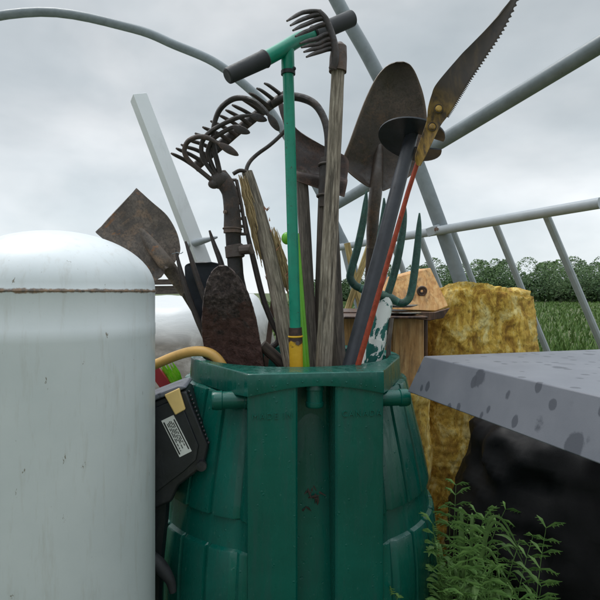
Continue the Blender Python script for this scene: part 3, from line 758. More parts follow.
# mattock-like hoe: rusty plate on a dark wooden handle
hoe_f = down(P(302, 185, 1.2), P(311, 362, 1.13), .5)
ho = thing('plate_hoe', 'broad rusty plate hoe on a dark wooden handle behind the green shaft', 'hoe', hoe_f)
obj('handle', MB().tube([P(301.5, 172, 1.215), P(304, 215, 1.2), P(311, 362, 1.13), hoe_f], [px(5.6, 1.2), px(6.2, 1.2), px(6.8, 1.15), px(6.8, 1.15)], 18, smooth=6, wob=.05), 'wood_dark', ho)
rows_ = [(P(277.5, 100, 1.25), P(281, 100, 1.25), 0), (P(280, 113, 1.24), P(286, 109, 1.24), 0), (P(286, 130, 1.225), P(297, 129, 1.225), .002), (P(290, 145, 1.215), P(322, 145, 1.23), .006), (P(292, 156, 1.21), P(347, 158, 1.235), .008), (P(294, 170, 1.205), P(347, 178, 1.235), .004), (P(295, 173, 1.19), P(347, 183, 1.225), 0), (P(296, 181, 1.19), P(344, 197, 1.225), 0)]
obj('blade', MB().blade(rows_, 12, .006, 5, .0008), 'rust_plate', ho)

# large round-point shovel
def row(l, r, b): return (P(*l), P(*r), b)
g1 = P(366, 362, 1.370); gs0 = P(376, 186, 1.305); gf = down(gs0, g1, .4)
sh = thing('round_shovel', 'large brown round point shovel standing blade up behind the navy pipe', 'shovel', gf)
rows_ = [row((396, 61.8, 1.260), (404, 61.6, 1.260), 0), row((386, 66.5, 1.265), (411, 65.5, 1.265), .006), row((376, 78, 1.270), (417.5, 77, 1.272), .014), row((366, 98, 1.275), (424, 97, 1.280), .022), row((357, 121, 1.280), (427, 119, 1.290), .028), row((349.5, 142, 1.285), (426, 140, 1.295), .032), row((344, 156, 1.290), (421.5, 158, 1.300), .034), row((343, 163, 1.292), (414, 172, 1.305), .032), row((347.5, 171, 1.295), (402, 181.5, 1.310), .024), row((358, 180, 1.300), (391, 187.5, 1.310), .012), row((367, 186, 1.300), (383.5, 191, 1.310), .004)]
obj('blade', MB().blade(rows_, 18, .0028, 5, .0006, ridge=.016, ridge_t=.45), 'rust_blade', sh)
obj('socket', MB().tube([P(380, 142, 1.326), P(378.4, 160, 1.318), P(376.8, 178, 1.308), P(375.5, 194, 1.306), P(373, 215, 1.312), P(372, 252, 1.322)], [px(2.5, 1.300), px(5.0, 1.300), px(6.4, 1.300), px(6.6, 1.300), px(6.4, 1.300), px(5.8, 1.300)], 16, smooth=4), 'rust_blade', sh)
obj('handle', MB().tube([P(372, 248, 1.320), g1, gf], px(5.6, 1.320), 16), 'wood_brown', sh)

# navy pipe auger with a helical flight near its top
n0, n1 = P(414, 126, 1.165), P(351.5, 362, 1.06); nf = down(n0, n1, .14)
na = thing('earth_auger', 'navy blue steel pipe auger with one spiral flight near its top', 'auger', nf)
obj('shaft', MB().tube([n0, n0.lerp(n1, .08), n1, nf], [px(6.0, 1.16), px(6.7, 1.16), px(8.2, 1.05), px(8.2, 1.05)], 24), 'navy_pipe', na)
axn = (n0 - n1).normalized(); ctr = n1 + (n0 - n1) * 1.0 - axn * px(14, 1.165)
uu = (Vector((1, 0, 0)) - axn * axn.x).normalized(); ww = axn.cross(uu)
vs, fs2 = [], []; NS = 44; RO, RI = px(32.5, 1.165), px(5.5, 1.165)
for i in range(NS + 1):
    t = i / NS; a_ = R(-20) + t * R(385); zz = (t - .55) * px(17, 1.165)
    for (rr_, dz) in ((RI, .0016), (RO, .0016), (RO, -.0016), (RI, -.0016)):
        vs.append(ctr + (uu * math.cos(a_) + ww * math.sin(a_)) * rr_ + axn * (zz + dz))
for i in range(NS):
    for k in range(4): fs2.append((i * 4 + k, i * 4 + (k + 1) % 4, i * 4 + 4 + (k + 1) % 4, i * 4 + 4 + k))
fs2 += [(0, 1, 2, 3), tuple(NS * 4 + k for k in (3, 2, 1, 0))]
obj('flight', MB().add(vs, fs2), 'navy', na)
obj('point', MB().tube([ext(n1, n0, -.012), ext(n1, n0, .006), ext(n1, n0, .014)], [px(5.4, 1.165), px(3.4, 1.165), px(.6, 1.165)], 12), 'navy_pipe', na)

# pole saw: red rod, yellowed blade leaving the picture top right
r0, r1 = P(421, 152, .93), P(359, 362, 1.015); rf = down(r0, r1, .5)
sw = thing('pole_saw', 'thin red pole with a rusty yellowed pruning saw blade at its top', 'pole saw', rf)
obj('pole', MB().tube([P(422, 149, .925), P(408, 192, .955), r1, rf], [px(2.2, .93), px(2.4, .95), px(2.9, 1.02), px(2.9, 1.02)], 16), 'red_rod', sw)
left = [(416, 164), (415.2, 156), (420.5, 139), (426.5, 121.5), (428, 108), (431.5, 95), (437, 83), (459, 57), (470, 45.5), (488, 27), (508, 4), (524, -22)]
right = [(420, 166), (424, 159), (430.5, 146), (440, 126.5), (447, 117), (452.5, 109), (461.5, 94), (470, 80), (486, 56), (506, 24), (526, -20)]
rows_ = [(P(*l, .925 - .006 * i), P(*r_, .925 - .006 * i - .004), .002) for i, (l, r_) in enumerate(zip(left, right))]
mb = MB().blade(rows_, 6, .0022, 6)
zr = [P(424, 162, .925), P(470, 60, .87)]; axs = (zr[1] - zr[0]).normalized()
mb.g = [Vector(((v - zr[0]).x, (v - zr[0]).y, (v - zr[0]).dot(axs))) for v in mb.v]
# teeth along the cutting edge
ce = catmull([P(*r_, .925 - .006 * (i + 4) - .004) for i, r_ in enumerate(right[4:])], 9)
for i in range(len(ce) - 1):
    a_, b_ = Vector(ce[i]), Vector(ce[i + 1]); d_ = (b_ - a_); o_ = Vector((-d_.z, 0, d_.x)).normalized() * -1
    if o_.x < 0: o_ = -o_
    tp = a_.lerp(b_, .65) + o_ * .0032
    th = Vector((0, .0008, 0)); n_ = [a_ - o_ * .002 - th, b_ - o_ * .002 - th, tp - th, a_ - o_ * .002 + th, b_ - o_ * .002 + th, tp + th]
    mb.add(n_, [(0, 1, 2), (5, 4, 3), (0, 3, 4, 1), (1, 4, 5, 2), (2, 5, 3, 0)], [Vector((0, 0, .2))] * 6)
obj('blade', mb, 'saw', sw)
for (x, y, d) in ((438.5, 109, .897), (432, 127, .906)):
    q = P(x, y, d); obj('bolt', MB().tube([q + Vector((0, .004, 0)), q - Vector((0, .002, 0)), q - Vector((0, .0035, 0))], [px(3.4, .9), px(3.4, .9), px(2.2, .9)], 14).ring(q - Vector((0, .0015, 0)), (0, 1, 0), px(4.2, .9), .0008, 18, 6), 'saw', sw)

# dark green digging fork
e0, e1 = P(386, 303, 1.2), P(370, 362, 1.19); ef = down(e0, e1, .5)
fk2 = thing('garden_fork', 'dark green four tined garden fork, tines up, with peeling teal and white handle', 'garden fork', ef)
def tine2(pts, r=3.6, d=1.2, flat=.8):
    n = len(pts); return MB().tube([P(x, y, d) for x, y in pts], [px(.8, d), px(r * .72, d), px(r, d)] + [px(r * 1.08, d)] * (n - 3), 12, flat=flat, smooth=5)
obj('tine', tine2([(366.5, 191), (365.5, 203), (363, 222), (357.5, 248), (351, 271), (350.5, 279), (356, 286), (366, 290)]), 'fork_green', fk2)
obj('tine', tine2([(384, 198), (384, 210), (382, 228), (378, 252), (374, 275), (374, 288), (378, 294)]), 'fork_green', fk2)
obj('tine', tine2([(405, 204), (404.5, 216), (402, 236), (397, 262), (392, 281), (388.5, 292), (387, 299)]), 'fork_green', fk2)
obj('tine', tine2([(419.5, 213), (419, 226), (417.5, 246), (415, 268), (412, 288), (408.5, 299), (401, 303), (390, 297.5)]), 'fork_green', fk2)
obj('shoulder', MB().tube([P(360, 288.5, 1.2), P(372, 293, 1.2), P(386, 297, 1.2), P(398, 302, 1.2)], [px(3.8, 1.2), px(4.4, 1.2), px(5.4, 1.2), px(3.8, 1.2)], 12, smooth=4), 'fork_green', fk2)
obj('handle', MB().tube([P(386.5, 297, 1.2), P(385, 306, 1.2), P(380, 322, 1.197), P(376, 340, 1.194), P(371.5, 358, 1.19), ef], [px(5.5, 1.2), px(7.6, 1.2), px(9.2, 1.2), px(10.2, 1.2), px(10.6, 1.2), px(10, 1.2)], 18, smooth=4), 'peel', fk2)
obj('strap', MB().tube([P(391.5, 318, 1.185), P(389, 340, 1.18), P(388, 362, 1.18)], px(2.4, 1.18), 8, flat=.5), 'wood_dark', fk2)

# lime plastic tool: knob ended tee and shaft
l0, l1 = P(294.6, 234, 1.11), P(304.8, 362, 1.085); lf = down(l0, l1, .5)
li = thing('lime_tool', 'lime green plastic shaft with a round knob behind the green shaft', 'garden tool', lf)
obj('shaft', MB().tube([l0, l1, lf], px(4.6, 1.1), 16), 'lime', li)
obj('knob', MB().tube([P(295, 240, 1.11), P(290, 238.5, 1.11)], px(3.4, 1.11), 12).ball(P(287, 238.3, 1.11), px(6.3, 1.11), .9, 1, 1), 'lime', li)

# spare grey handle
m0, m1 = P(331.5, 214, 1.17), P(338.5, 362, 1.12); mf = down(m0, m1, .5)
pl = obj('wooden_pole', MB().tube([m0, m0.lerp(m1, .5), m1, mf], [px(6.4, 1.17), px(7, 1.14), px(7.4, 1.12), px(7.4, 1.12)], 18, smooth=6, wob=.07), 'wood_dark', origin=mf)
tag(pl, 'plain dark grey wooden pole directly right of the pale claw rake handle', 'pole')

# splintered handle with straw and an iron hook
q0, q1 = P(247, 172, 1.17), P(291, 362, 1.12); qf = down(q0, q1, .45)
sp = thing('splintered_handle', 'split grey handle with frayed straw edges and thin iron hook at top', 'broken handle', qf)
obj('shaft', MB().tube([q0, P(257, 205, 1.165), P(268, 250, 1.155), P(281, 310, 1.135), q1, qf], [px(5.4, 1.17), px(6.6, 1.16), px(7.6, 1.15), px(8.0, 1.13), px(8.2, 1.12), px(8, 1.12)], 16, flat=.8, smooth=5, wob=.045), 'wood_grey', sp)
stw = MB(); rnd = random.Random(21)
for i in range(620):
    t = rnd.random(); side = rnd.random() < .62
    if side:
        x, y = 238 + 8 * rnd.random() + t * 13, 174 + t * 55; L = rnd.uniform(16, 42); dx = .26
    else:
        x, y = 268 + t * 13 + rnd.uniform(-1, 8), 226 + t * 44; L = rnd.uniform(14, 34); dx = .24
    d = 1.165 + rnd.uniform(-.012, .012); j = rnd.uniform(-1.6, 1.6)
    stw.tube([P(x, y, d), P(x + L * dx * .5 + j, y + L * .5, d + rnd.uniform(-.004, .004)), P(x + L * dx + rnd.uniform(-2, 2), y + L, d)], [.0004, .0012, .0006], 4, flat=.7)
obj('straw', stw, 'straw', sp)
for i in range(16):
    t = rnd.random(); x, y = (262 + t * 27 + rnd.uniform(0, 3), 205 + t * 88) if rnd.random() < .6 else (251 + t * 20 + rnd.uniform(-2, 1), 215 + t * 75)
    d = 1.15 + rnd.uniform(-.01, .01)
    obj('splinter', MB().tube([P(x, y, d), P(x + rnd.uniform(-2, 4), y - rnd.uniform(2, 5), d)], [.0018, .0003], 5), 'splinter', sp)
obj('hook', MB().tube([P(290, 125, 1.2), P(282, 134, 1.2), P(270, 145, 1.195), P(257, 154.5, 1.19), P(249, 163, 1.18), P(246, 173, 1.172), P(246.5, 190, 1.168)], px(2.0, 1.18), 10, smooth=5).tube([P(247, 172, 1.165), P(240, 170.5, 1.162), P(233, 174, 1.16)], px(2.0, 1.16), 10, smooth=4), 'rust_dark', sp)

# manure fork with thin dark tines, left
o1 = P(270, 362, 1.16); of = Vector((o1.x + .03, 1.17, .50))
mf2 = thing('pitchfork', 'thin dark iron pitchfork tines pointing up behind the crusted spade', 'pitchfork', of)
for pts in ([(176, 250), (180, 268), (190, 300), (205, 335), (222, 352), (240, 356)], [(185.5, 241.5), (190, 255), (198, 280), (210, 312), (224, 338), (242, 352)], [(209.5, 230.5), (214, 244), (221, 263), (230, 296), (240, 328), (252, 349)], [(245, 216.5), (248, 236), (254, 262), (263, 298), (272, 322), (278.5, 335), (276, 344), (262, 350)]):
    n = len(pts); dd = 1.155
    obj('tine', MB().tube([P(x, y, dd) for x, y in pts], [px(1.1, dd), px(2.2, dd)] + [px(2.9, dd)] * (n - 2), 10, smooth=5), 'rust_dark', mf2)
obj('socket', MB().tube([P(240, 354, 1.155), P(262, 350, 1.155), P(270, 356, 1.155)], px(3.4, 1.14), 10, smooth=4), 'rust_dark', mf2)
obj('handle', MB().tube([P(262, 345, 1.14), P(282, 364, 1.15), P(292, 385, 1.16), of], px(5.8, 1.14), 14, smooth=4), 'wood_brown', mf2)
# flat iron bar
b0, b1 = P(278, 262, 1.19), P(266, 362, 1.19); bf = down(b0, b1, .4)
tag(obj('iron_bar', MB().tube([b0, b1, bf], px(3.6, 1.19), 4, flat=.5, square=True), 'rust', origin=bf), 'flat rusty iron bar standing behind the pitchfork and splintered handle', 'iron bar')

# crusted drain spade in front
p1 = P(236, 362, 1.09); pf = P(246, 470, 1.11)
ds = thing('drain_spade', 'dirt crusted rusty spade blade, rounded top, nearest tool at left of barrel', 'spade', pf)
rows_ = [row((218.5, 265.8, 1.06), (226.5, 265.6, 1.06), 0), row((212.5, 271, 1.062), (233, 270.6, 1.062), .003), row((207.5, 281, 1.065), (241, 280, 1.065), .006), row((203.8, 297, 1.07), (249.5, 297, 1.07), .010), row((202, 318, 1.095), (255.5, 318, 1.09), .012), row((202.8, 341, 1.12), (260, 341, 1.105), .013), row((208.5, 364, 1.135), (263, 364, 1.115), .013), row((222, 410, 1.15), (266, 410, 1.13), .012)]
obj('blade', MB().blade(rows_, 36, .004, 9, .0035), 'rust_crust', ds)
obj('socket', MB().tube([P(238, 380, 1.135), P(244, 412, 1.15), pf], [px(5, 1.1), px(8, 1.1), px(7, 1.1)], 14), 'rust', ds)
# dark navy spade behind it
ns_f = P(232, 440, 1.24)
ns = thing('navy_spade', 'dark navy painted spade blade standing behind the crusted rusty spade', 'spade', ns_f)
rows_ = [row((192, 262.4, 1.185), (212, 262, 1.185), 0), row((185.5, 265.3, 1.185), (222, 265, 1.185), .006), row((184.8, 272, 1.185), (226, 271, 1.185), .010), row((187, 295, 1.190), (228, 295, 1.190), .014), row((193.5, 317, 1.195), (231, 317, 1.195), .016), row((202, 337, 1.210), (235, 337, 1.210), .016), row((213, 362, 1.21), (240, 362, 1.21), .014)]
obj('blade', MB().blade(rows_, 16, .003, 6), 'navy', ns)
obj('socket', MB().tube([P(222, 345, 1.20), P(226, 370, 1.21), ns_f], px(6, 1.185), 14), 'navy', ns)

# white vinyl post leaning at the back
v0, v1 = P(138.5, 97, 1.36), P(240, 362, 1.34); vf = down(v0, v1, .4)
vp = thing('vinyl_post', 'white square vinyl post leaning up to the left behind the shovel', 'post', vf)
dv = (v1 - v0).normalized()
mb = MB(); U = Vector((.55, -.83, 0)); U = (U - dv * U.dot(dv)).normalized(); W_ = dv.cross(U)
loops = []
for (pt, s) in ((v0, .0185), (vf, .0185)): loops.append([pt + U * s * a_ + W_ * s * b_ for a_, b_ in ((-1, -1), (1, -1), (1, 1), (-1, 1))])
for (pt, s) in ((v0, .0155), (v0 + dv * .25, .0155)): loops.append([pt + U * s * a_ + W_ * s * b_ for a_, b_ in ((-1, -1), (1, -1), (1, 1), (-1, 1))])
vv = [q for l in (loops[1], loops[0], loops[2], loops[3]) for q in l]; ff = []
for i in range(3):
    for k in range(4): ff.append((i * 4 + k, i * 4 + (k + 1) % 4, i * 4 + 4 + (k + 1) % 4, i * 4 + 4 + k))
ff += [(3, 2, 1, 0), (12, 13, 14, 15)]
obj('post_tube', MB().add(vv, ff, [q for q in vv]), 'white_vinyl', vp, bevel=.0012)
obj('bracket', MB().tube([P(190, 244.5, 1.34), P(200, 241.6, 1.32), P(213, 238, 1.3), P(217.5, 237, 1.3)], [px(3.8, 1.33), px(3.6, 1.32), px(2.2, 1.3), px(1.0, 1.3)], 12), 'galv', vp)

# rusty square-mouth shovel at far left
f1 = P(228, 362, 1.31); f0 = P(176, 272, 1.2); ff_ = P(262, 420, 1.33)
ls = thing('square_shovel', 'rusty brown square mouth shovel tipped to the left beside white post', 'shovel', ff_)
rows_ = [row((96, 232, 1.12), (136.5, 188.2, 1.17), .0), row((97.5, 234, 1.12), (138.5, 190, 1.17), .004), row((112, 246, 1.13), (152, 202, 1.175), .014), row((126, 258, 1.14), (167, 215.5, 1.18), .018), row((139, 270, 1.15), (176.5, 232, 1.185), .018), row((147, 278, 1.16), (180, 246, 1.19), .014), row((153, 281.5, 1.165), (179.5, 253, 1.19), .006), row((161, 277, 1.175), (175, 262, 1.185), .0)]
obj('blade', MB().blade(rows_, 16, .0028, 5, .0008, ridge=.020, ridge_t=.35), 'rust_orange', ls)
obj('socket', MB().tube([P(134, 223, 1.176), P(149, 242, 1.172), P(163, 260, 1.172), P(172, 272, 1.195), P(186, 293, 1.22)], [px(2.2, 1.17), px(6, 1.17), px(7.4, 1.17), px(7.4, 1.18), px(6.2, 1.19)], 14, flat=.62, smooth=4), 'rust_orange', ls)
obj('handle', MB().tube([P(185, 291, 1.22), f1, ff_], px(5.5, 1.19), 14), 'wood_dark', ls)
obj('wire', MB().tube([P(172, 254, 1.16), P(177, 252.5, 1.15), P(181, 253.6, 1.15), P(183, 252, 1.15)], .0009, 6), 'galv_dark', ls)

# ochre tube hooked over the left of the rim
yt = obj('ochre_tube', MB().tube([P(60, 420, 1.3), P(110, 384, 1.24), P(154, 365, 1.17), P(177, 355.5, 1.13), P(194, 351.3, 1.105), P(209, 353, 1.095), P(219, 361, 1.09), P(226, 376, 1.095), P(232, 410, 1.10)], px(5.0, 1.12), 16, smooth=6), 'yellow_tube', origin=P(60, 420, 1.3))
tag(yt, 'ochre yellow bent tube hooked over the left rim of the barrel', 'tube')

# ------------------------------------------------------------------ black case left of the barrel
ku = Vector((-.355, 0, .935)).normalized(); kr = Vector((.935, .12, .355)).normalized(); kn = kr.cross(ku).normalized()
if kn.y > 0: kn = -kn
kd = .965
K0 = P(186, 388, kd)                        # top right front corner
def K(x, y, n=0): return K0 + kr * px(x, kd) - ku * px(y, kd) + kn * n     # photo pixels right / down the face, metres out of it
kb = thing('black_case', 'black plastic machine case with a cream latch and white label, tilted against barrel', 'machine case', Vector((P(150, 0, kd).x, kd + .05, 0)))
face = [(-70, 0), (-4, 0), (0, 4), (1, 62), (-4, 70), (-11, 80), (-22, 83), (-40, 88), (-52, 100), (-70, 100)]
obj('case_body', MB().prism([K(x, y, -.055) for x, y in face], kn * .11), 'black_plastic', kb, bevel=.005)
obj('front_panel', MB().prism([K(x, y, .002) for x, y in [(-66, 8), (-16, 6), (-9, 12), (-8, 58), (-15, 70), (-30, 76), (-66, 86)]], kn * .006), 'black_plastic', kb, bevel=.002)
obj('lid', MB().prism([K(x, y, -.053) for x, y in [(-70, -5.5), (-6, -5.5), (0, -3), (1.5, .0), (-70, 0)]], kn * .122), 'grey_lid', kb, bevel=.003)
obj('latch', MB().prism([K(x, y, .008) for x, y in [(-21, -2), (-5, -3), (-6, 2), (-7, 19), (-18, 20.5)]], kn * .010), 'latch_yellow', kb, bevel=.002)
lb = obj('label_sticker', MB().prism([K(x, y, .0058) for x, y in [(-33, 21), (-20, 20), (-16, 60), (-29, 61)]], kn * .0012), 'label', kb)
ink = MB()
def LQ(s_, t_): return K(-33 + 13 * s_ + 4 * t_, 21 + 40 * t_ - s_, .0067)
def bar_(s0_, s1_, t0_, t1_): ink.add([LQ(s0_, t0_), LQ(s1_, t0_), LQ(s1_, t1_), LQ(s0_, t1_)], [(0, 1, 2, 3)])
bar_(.06, .17, .06, .94); bar_(.84, .93, .10, .92)
for i, s0_ in enumerate((.26, .37, .48, .59, .70)):          # lines of small print, too small to read in the photograph
    t_ = .08 + .10 * random.random(); end_ = (.88, .62, .84, .70, .80)[i]
    while t_ < end_:
        L_ = random.uniform(.05, .15); bar_(s0_, s0_ + .062, t_, min(t_ + L_, end_)); t_ += L_ + .025
obj('print', ink, 'ink', lb)
rb = MB()
for i in range(14): rb.ball(K(1.2, 5 + i * 4.2, -.004), px(1.7, kd), 1, 1, 1, 8, 6)
obj('ribbed_edge', rb, 'black_plastic', kb)
obj('knob', MB().tube([K(-12, 77, .0), K(-12, 77, .012)], px(5, kd), 14), 'black_plastic', kb)
lowb = MB().tube([P(150, 470, .97), P(158, 500, .98), P(150, 600, .99), Vector((P(146, 600, .99).x, .99, 0))], [px(16, .97), px(12, .97), px(12, .97), px(14, .97)], 10, smooth=4)
obj('leg', lowb, 'black_plastic', kb)
obj('lever', MB().tube([P(150, 556, .95), P(160, 566, .95), P(170, 580, .95), P(173, 592, .95)], [px(6, .95), px(7, .95), px(5, .95), px(3.5, .95)], 12, smooth=4), 'black_rubber', kb)

# red can and lime leaves in the gap behind it
ra_, rb_ = P(146, 358, 1.36), P(176, 400, 1.36); rg = rb_ + (rb_ - ra_) * ((rb_.z) / (ra_.z - rb_.z)); rg = Vector((rb_.x + .10, 1.40, 0))
tag(obj('red_slat', MB().tube([ra_, rb_, rg], .021, 4, flat=.45, square=True), 'red', origin=rg, bevel=.002), 'dark red plastic slat leaning under the ochre tube at left', 'slat')
lv = MB(); rnd = random.Random(4)
for i in range(60):
    x, y = 170 + rnd.random() * 13, 386 + rnd.random() * 14; L = rnd.uniform(12, 26); d = 1.42 + rnd.uniform(-.05, .05)
    a_ = P(x, y, d); b_ = P(x - L * .45 + rnd.uniform(-3, 3), y - L, d - .02); m_ = a_.lerp(b_, .5) + Vector((.004, -.004, .003))
    lv.tube([a_, m_, b_], [.0035, .006, .0006], 6, flat=.15, smooth=2)
lv.tube([P(166, 395, 1.42), Vector((P(168, 395, 1.42).x, 1.42, 0))], .006, 8)
tag(obj('lime_plant', lv, 'lime_leaf', origin=(P(168, 395, 1.42).x, 1.42, 0)), 'bright lime green leaves between the red slat and the barrel', 'plant')

# ------------------------------------------------------------------ right: wooden crate, lid, plates, ochre block, bin
crx, cd = P(402, 350, 1.62), 1.62
ct = thing('wooden_crate', 'plain brown wooden box standing behind the right rim of the barrel', 'wooden box', Vector((crx.x, cd + .12, P(0, 392, cd).z)))
def quadbox(name, x0_, x1_, yt_, zb, d, depth, mat, parent, bevel=.003):
    a_, b_ = P(x0_, yt_, d), P(x1_, yt_, d)
    e = [Vector((x, y, z)) for z in (zb, a_.z) for y in (d, d + depth) for x in (a_.x, b_.x)]
    mb = MB().hexa(e); mb.g = [Vector(v) for v in mb.v]; return obj(name, mb, mat, parent, bevel=bevel)
CB = P(0, 392, cd).z
quadbox('front_board', 338, 392, 317, CB, cd, .02, 'wood_dim', ct); quadbox('front_board', 392.6, 424, 316, CB, cd - .003, .02, 'wood_dim', ct)
quadbox('corner_post', 424.5, 428, 318, CB, cd + .004, .05, 'wood_deep_brown', ct)
quadbox('side_board', 338, 342, 318, CB, cd + .022, .26, 'wood_dim', ct); quadbox('side_board', 423, 427, 318, CB, cd + .055, .22, 'wood_dim', ct)
quadbox('top_board', 334, 433, 311.5, P(0, 316, cd).z, cd - .01, .32, 'wood_deep_brown', ct)
# tilted wooden block with an eyelet
bt = thing('nest_box', 'tilted pale wooden block with a round metal eyelet, on the wooden box', 'wooden block', P(420, 312, 1.63))
fp = [(396, 277), (430.5, 268), (448.5, 306), (436, 311), (384, 309)]
fd = [1.66, 1.66, 1.60, 1.60, 1.60]
front_ = [P(x, y, d) for (x, y), d in zip(fp, fd)]; back_ = [p + Vector((.0, .17, .005)) for p in front_]
mb = MB().add(front_ + back_, [(0, 1, 2, 3, 4), (9, 8, 7, 6, 5)] + [(i, 5 + i, 5 + (i + 1) % 5, (i + 1) % 5) for i in range(5)])
ga = Vector((.42, 0, -.9)).normalized(); mb.g = [Vector((v.x, v.y, v.dot(ga))) for v in mb.v]
obj('block', mb, 'wood_new', bt, bevel=.002)
ec = P(422, 291, 1.615)
obj('eyelet', MB().ring(ec, (0, 1, .25), px(4.2, 1.62), .0035).ring(ec + Vector((0, .002, 0)), (0, 1, .25), px(2.2, 1.62), .003), 'rust', bt)
mb = MB(); e = [P(380, 311, 1.585), P(434, 312, 1.585), P(449, 307.5, 1.60), P(442, 318, 1.585), P(428, 320.5, 1.585), P(384, 315, 1.585)]
mb.prism(e, Vector((0, .03, 0))); obj('base_board', mb, 'wood_deep_brown', bt, bevel=.002)
# steel plates on the box
for (x0_, x1_, y, d, nm, lb_) in ((372, 418, 306.5, 1.50, 'steel_plate', 'upper flat bright steel plate on the wooden box'), (384, 421, 314, 1.46, 'steel_plate', 'lower flat bright steel plate nearest the fork handle')):
    a_, b_ = P(x0_, y, d), P(x1_, y, d); r_ = (b_.x - a_.x) / 2; c_ = (a_ + b_) / 2
    tag(obj(nm, MB().lathe([(0, -.002), (r_ * .7, -.002), (r_, .004), (r_, .006), (r_ * .68, .001), (0, .001)], c_, 48), 'steel', origin=c_), lb_, 'plate')
# shelf the plates lie on
quadbox('shelf_board', 344, 428, 316.2, P(0, 319, 1.40).z, 1.40, .215, 'wood_deep_brown', ct)

# ochre rough block
ob = MB(); x0_, x1_, zt_ = P(427, 0, 1.75).x, P(545, 0, 1.75).x, P(0, 289, 1.75).z
vs, fs3 = [], []; NU, NV = 260, 200; ccx, ccy = (x0_ + x1_) / 2, 1.75 + .19
hx, hy = (x1_ - x0_) / 2, .19
def rsup(a_):
    c_, s_ = abs(math.cos(a_)), abs(math.sin(a_)); n_ = 5
    return 1 / ((c_ / hx) ** n_ + (s_ / hy) ** n_) ** (1 / n_)
for j in range(NV + 1):
    t = j / NV; z = zt_ * t
    shrink = 1.0 if t < .985 else .96
    for i in range(NU):
        a_ = 2 * math.pi * i / NU; rr_ = rsup(a_) * shrink
        p = Vector((ccx + rr_ * math.cos(a_), ccy + rr_ * math.sin(a_), z))
        p_ = Vector((p.x, p.y, p.z * .6)); k = .026 * noise.noise(p_ * 6) + .009 * noise.noise(p_ * 19) + .004 * noise.noise(p * 50) + .003 * noise.noise(p * 110)
        p += Vector((math.cos(a_), math.sin(a_), max(0, (t - .9) * 12))) * k; vs.append(p)
for j in range(NV):
    for i in range(NU): fs3.append((j * NU + i, j * NU + (i + 1) % NU, (j + 1) * NU + (i + 1) % NU, (j + 1) * NU + i))
tl = len(vs)
prev = NV * NU
for k_ in (.8, .5, .2):
    base_ = len(vs)
    for i in range(NU):
        a_ = 2 * math.pi * i / NU; rr_ = rsup(a_) * k_
        p = Vector((ccx + rr_ * math.cos(a_), ccy + rr_ * math.sin(a_), zt_)); p.z += .024 * noise.noise(p * 7) + .014 * noise.noise(p * 20); vs.append(p)
    for i in range(NU): fs3.append((prev + i, prev + (i + 1) % NU, base_ + (i + 1) % NU, base_ + i))
    prev = base_
fs3.append(tuple(prev + i for i in range(NU)))
tag(obj('foam_block', ob.add(vs, fs3), 'ochre', origin=(ccx, ccy, 0), angle=80), 'tall rough ochre yellow block with crumbly surface behind the grey lid', 'foam block')

# lower slab of the same foam carrying the wooden box
lo = MB(); lx0, lx1, ly0, ly1, lz = P(328, 0, 1.6).x, P(432, 0, 1.66).x, 1.585, 1.95, CB - .003
vs, fs5 = [], []; NU2, NV2 = 160, 120; hx, hy = (lx1 - lx0) / 2, (ly1 - ly0) / 2; lcx, lcy = (lx0 + lx1) / 2, (ly0 + ly1) / 2
for j in range(NV2 + 1):
    z = lz * j / NV2
    for i in range(NU2):
        a_ = 2 * math.pi * i / NU2; rr_ = rsup(a_); p = Vector((lcx + rr_ * math.cos(a_), lcy + rr_ * math.sin(a_), z))
        k = .020 * noise.noise(p * 6) + .009 * noise.noise(p * 19) + .004 * noise.noise(p * 55)
        vs.append(p + Vector((math.cos(a_), math.sin(a_), 0)) * k)
for j in range(NV2):
    for i in range(NU2): fs5.append((j * NU2 + i, j * NU2 + (i + 1) % NU2, (j + 1) * NU2 + (i + 1) % NU2, (j + 1) * NU2 + i))
fs5.append(tuple(NV2 * NU2 + i for i in range(NU2)))
tag(obj('foam_block', lo.add(vs, fs5), 'ochre', origin=(lcx, lcy, 0), angle=80), 'lower ochre foam block carrying the wooden box behind the barrel', 'foam block')

# grey plastic table, right, with a black sack under and behind it
A = P(424, 356, .95); dl_ = (P(468, 366, .82) - A); dl_.z = 0; dl_.normalize()           # table edge runs towards the viewer
dr_ = Vector((-dl_.y, dl_.x, 0)); dr_ = dr_ if dr_.x > 0 else -dr_
LZ = A.z; LS, LT = .52, .50
tcn = A + dl_ * LS * .5 + dr_ * LT * .5
bn = thing('plastic_table', 'grey plastic table with a flared rim and rain spots right of the barrel', 'table', (tcn.x, tcn.y, 0))
def sq(o, z):
    a_ = A + dl_ * (-o) + dr_ * (-o); b_ = A + dl_ * (LS + o) + dr_ * (-o); c_ = A + dl_ * (LS + o) + dr_ * (LT + o); d_ = A + dl_ * (-o) + dr_ * (LT + o)
    return [Vector((p.x, p.y, z)) for p in (a_, b_, c_, d_)]
vv = sq(0, LZ) + sq(.022, LZ - .068) + sq(.018, LZ - .068) + sq(-.004, LZ - .006)
ff = [(0, 1, 2, 3)] + [(r0_ * 4 + i, r0_ * 4 + 4 + i, r0_ * 4 + 4 + (i + 1) % 4, r0_ * 4 + (i + 1) % 4) for r0_ in range(3) for i in range(4)] + [(12, 13, 14, 15)]
obj('table_top', MB().add(vv, ff), 'wet_lid', bn, bevel=.0035)
obj('pedestal', MB().lathe([(.20, 0), (.20, .012), (.17, .03), (.06, .06), (.042, .12), (.042, LZ - .08), (.12, LZ - .012), (0, LZ - .012)], (tcn.x, tcn.y, 0), 40), 'grey_lid', bn)
sk = MB(); vs, fs4 = [], []; SU, SV = 90, 60; sc = Vector((.755, 1.34, 0))
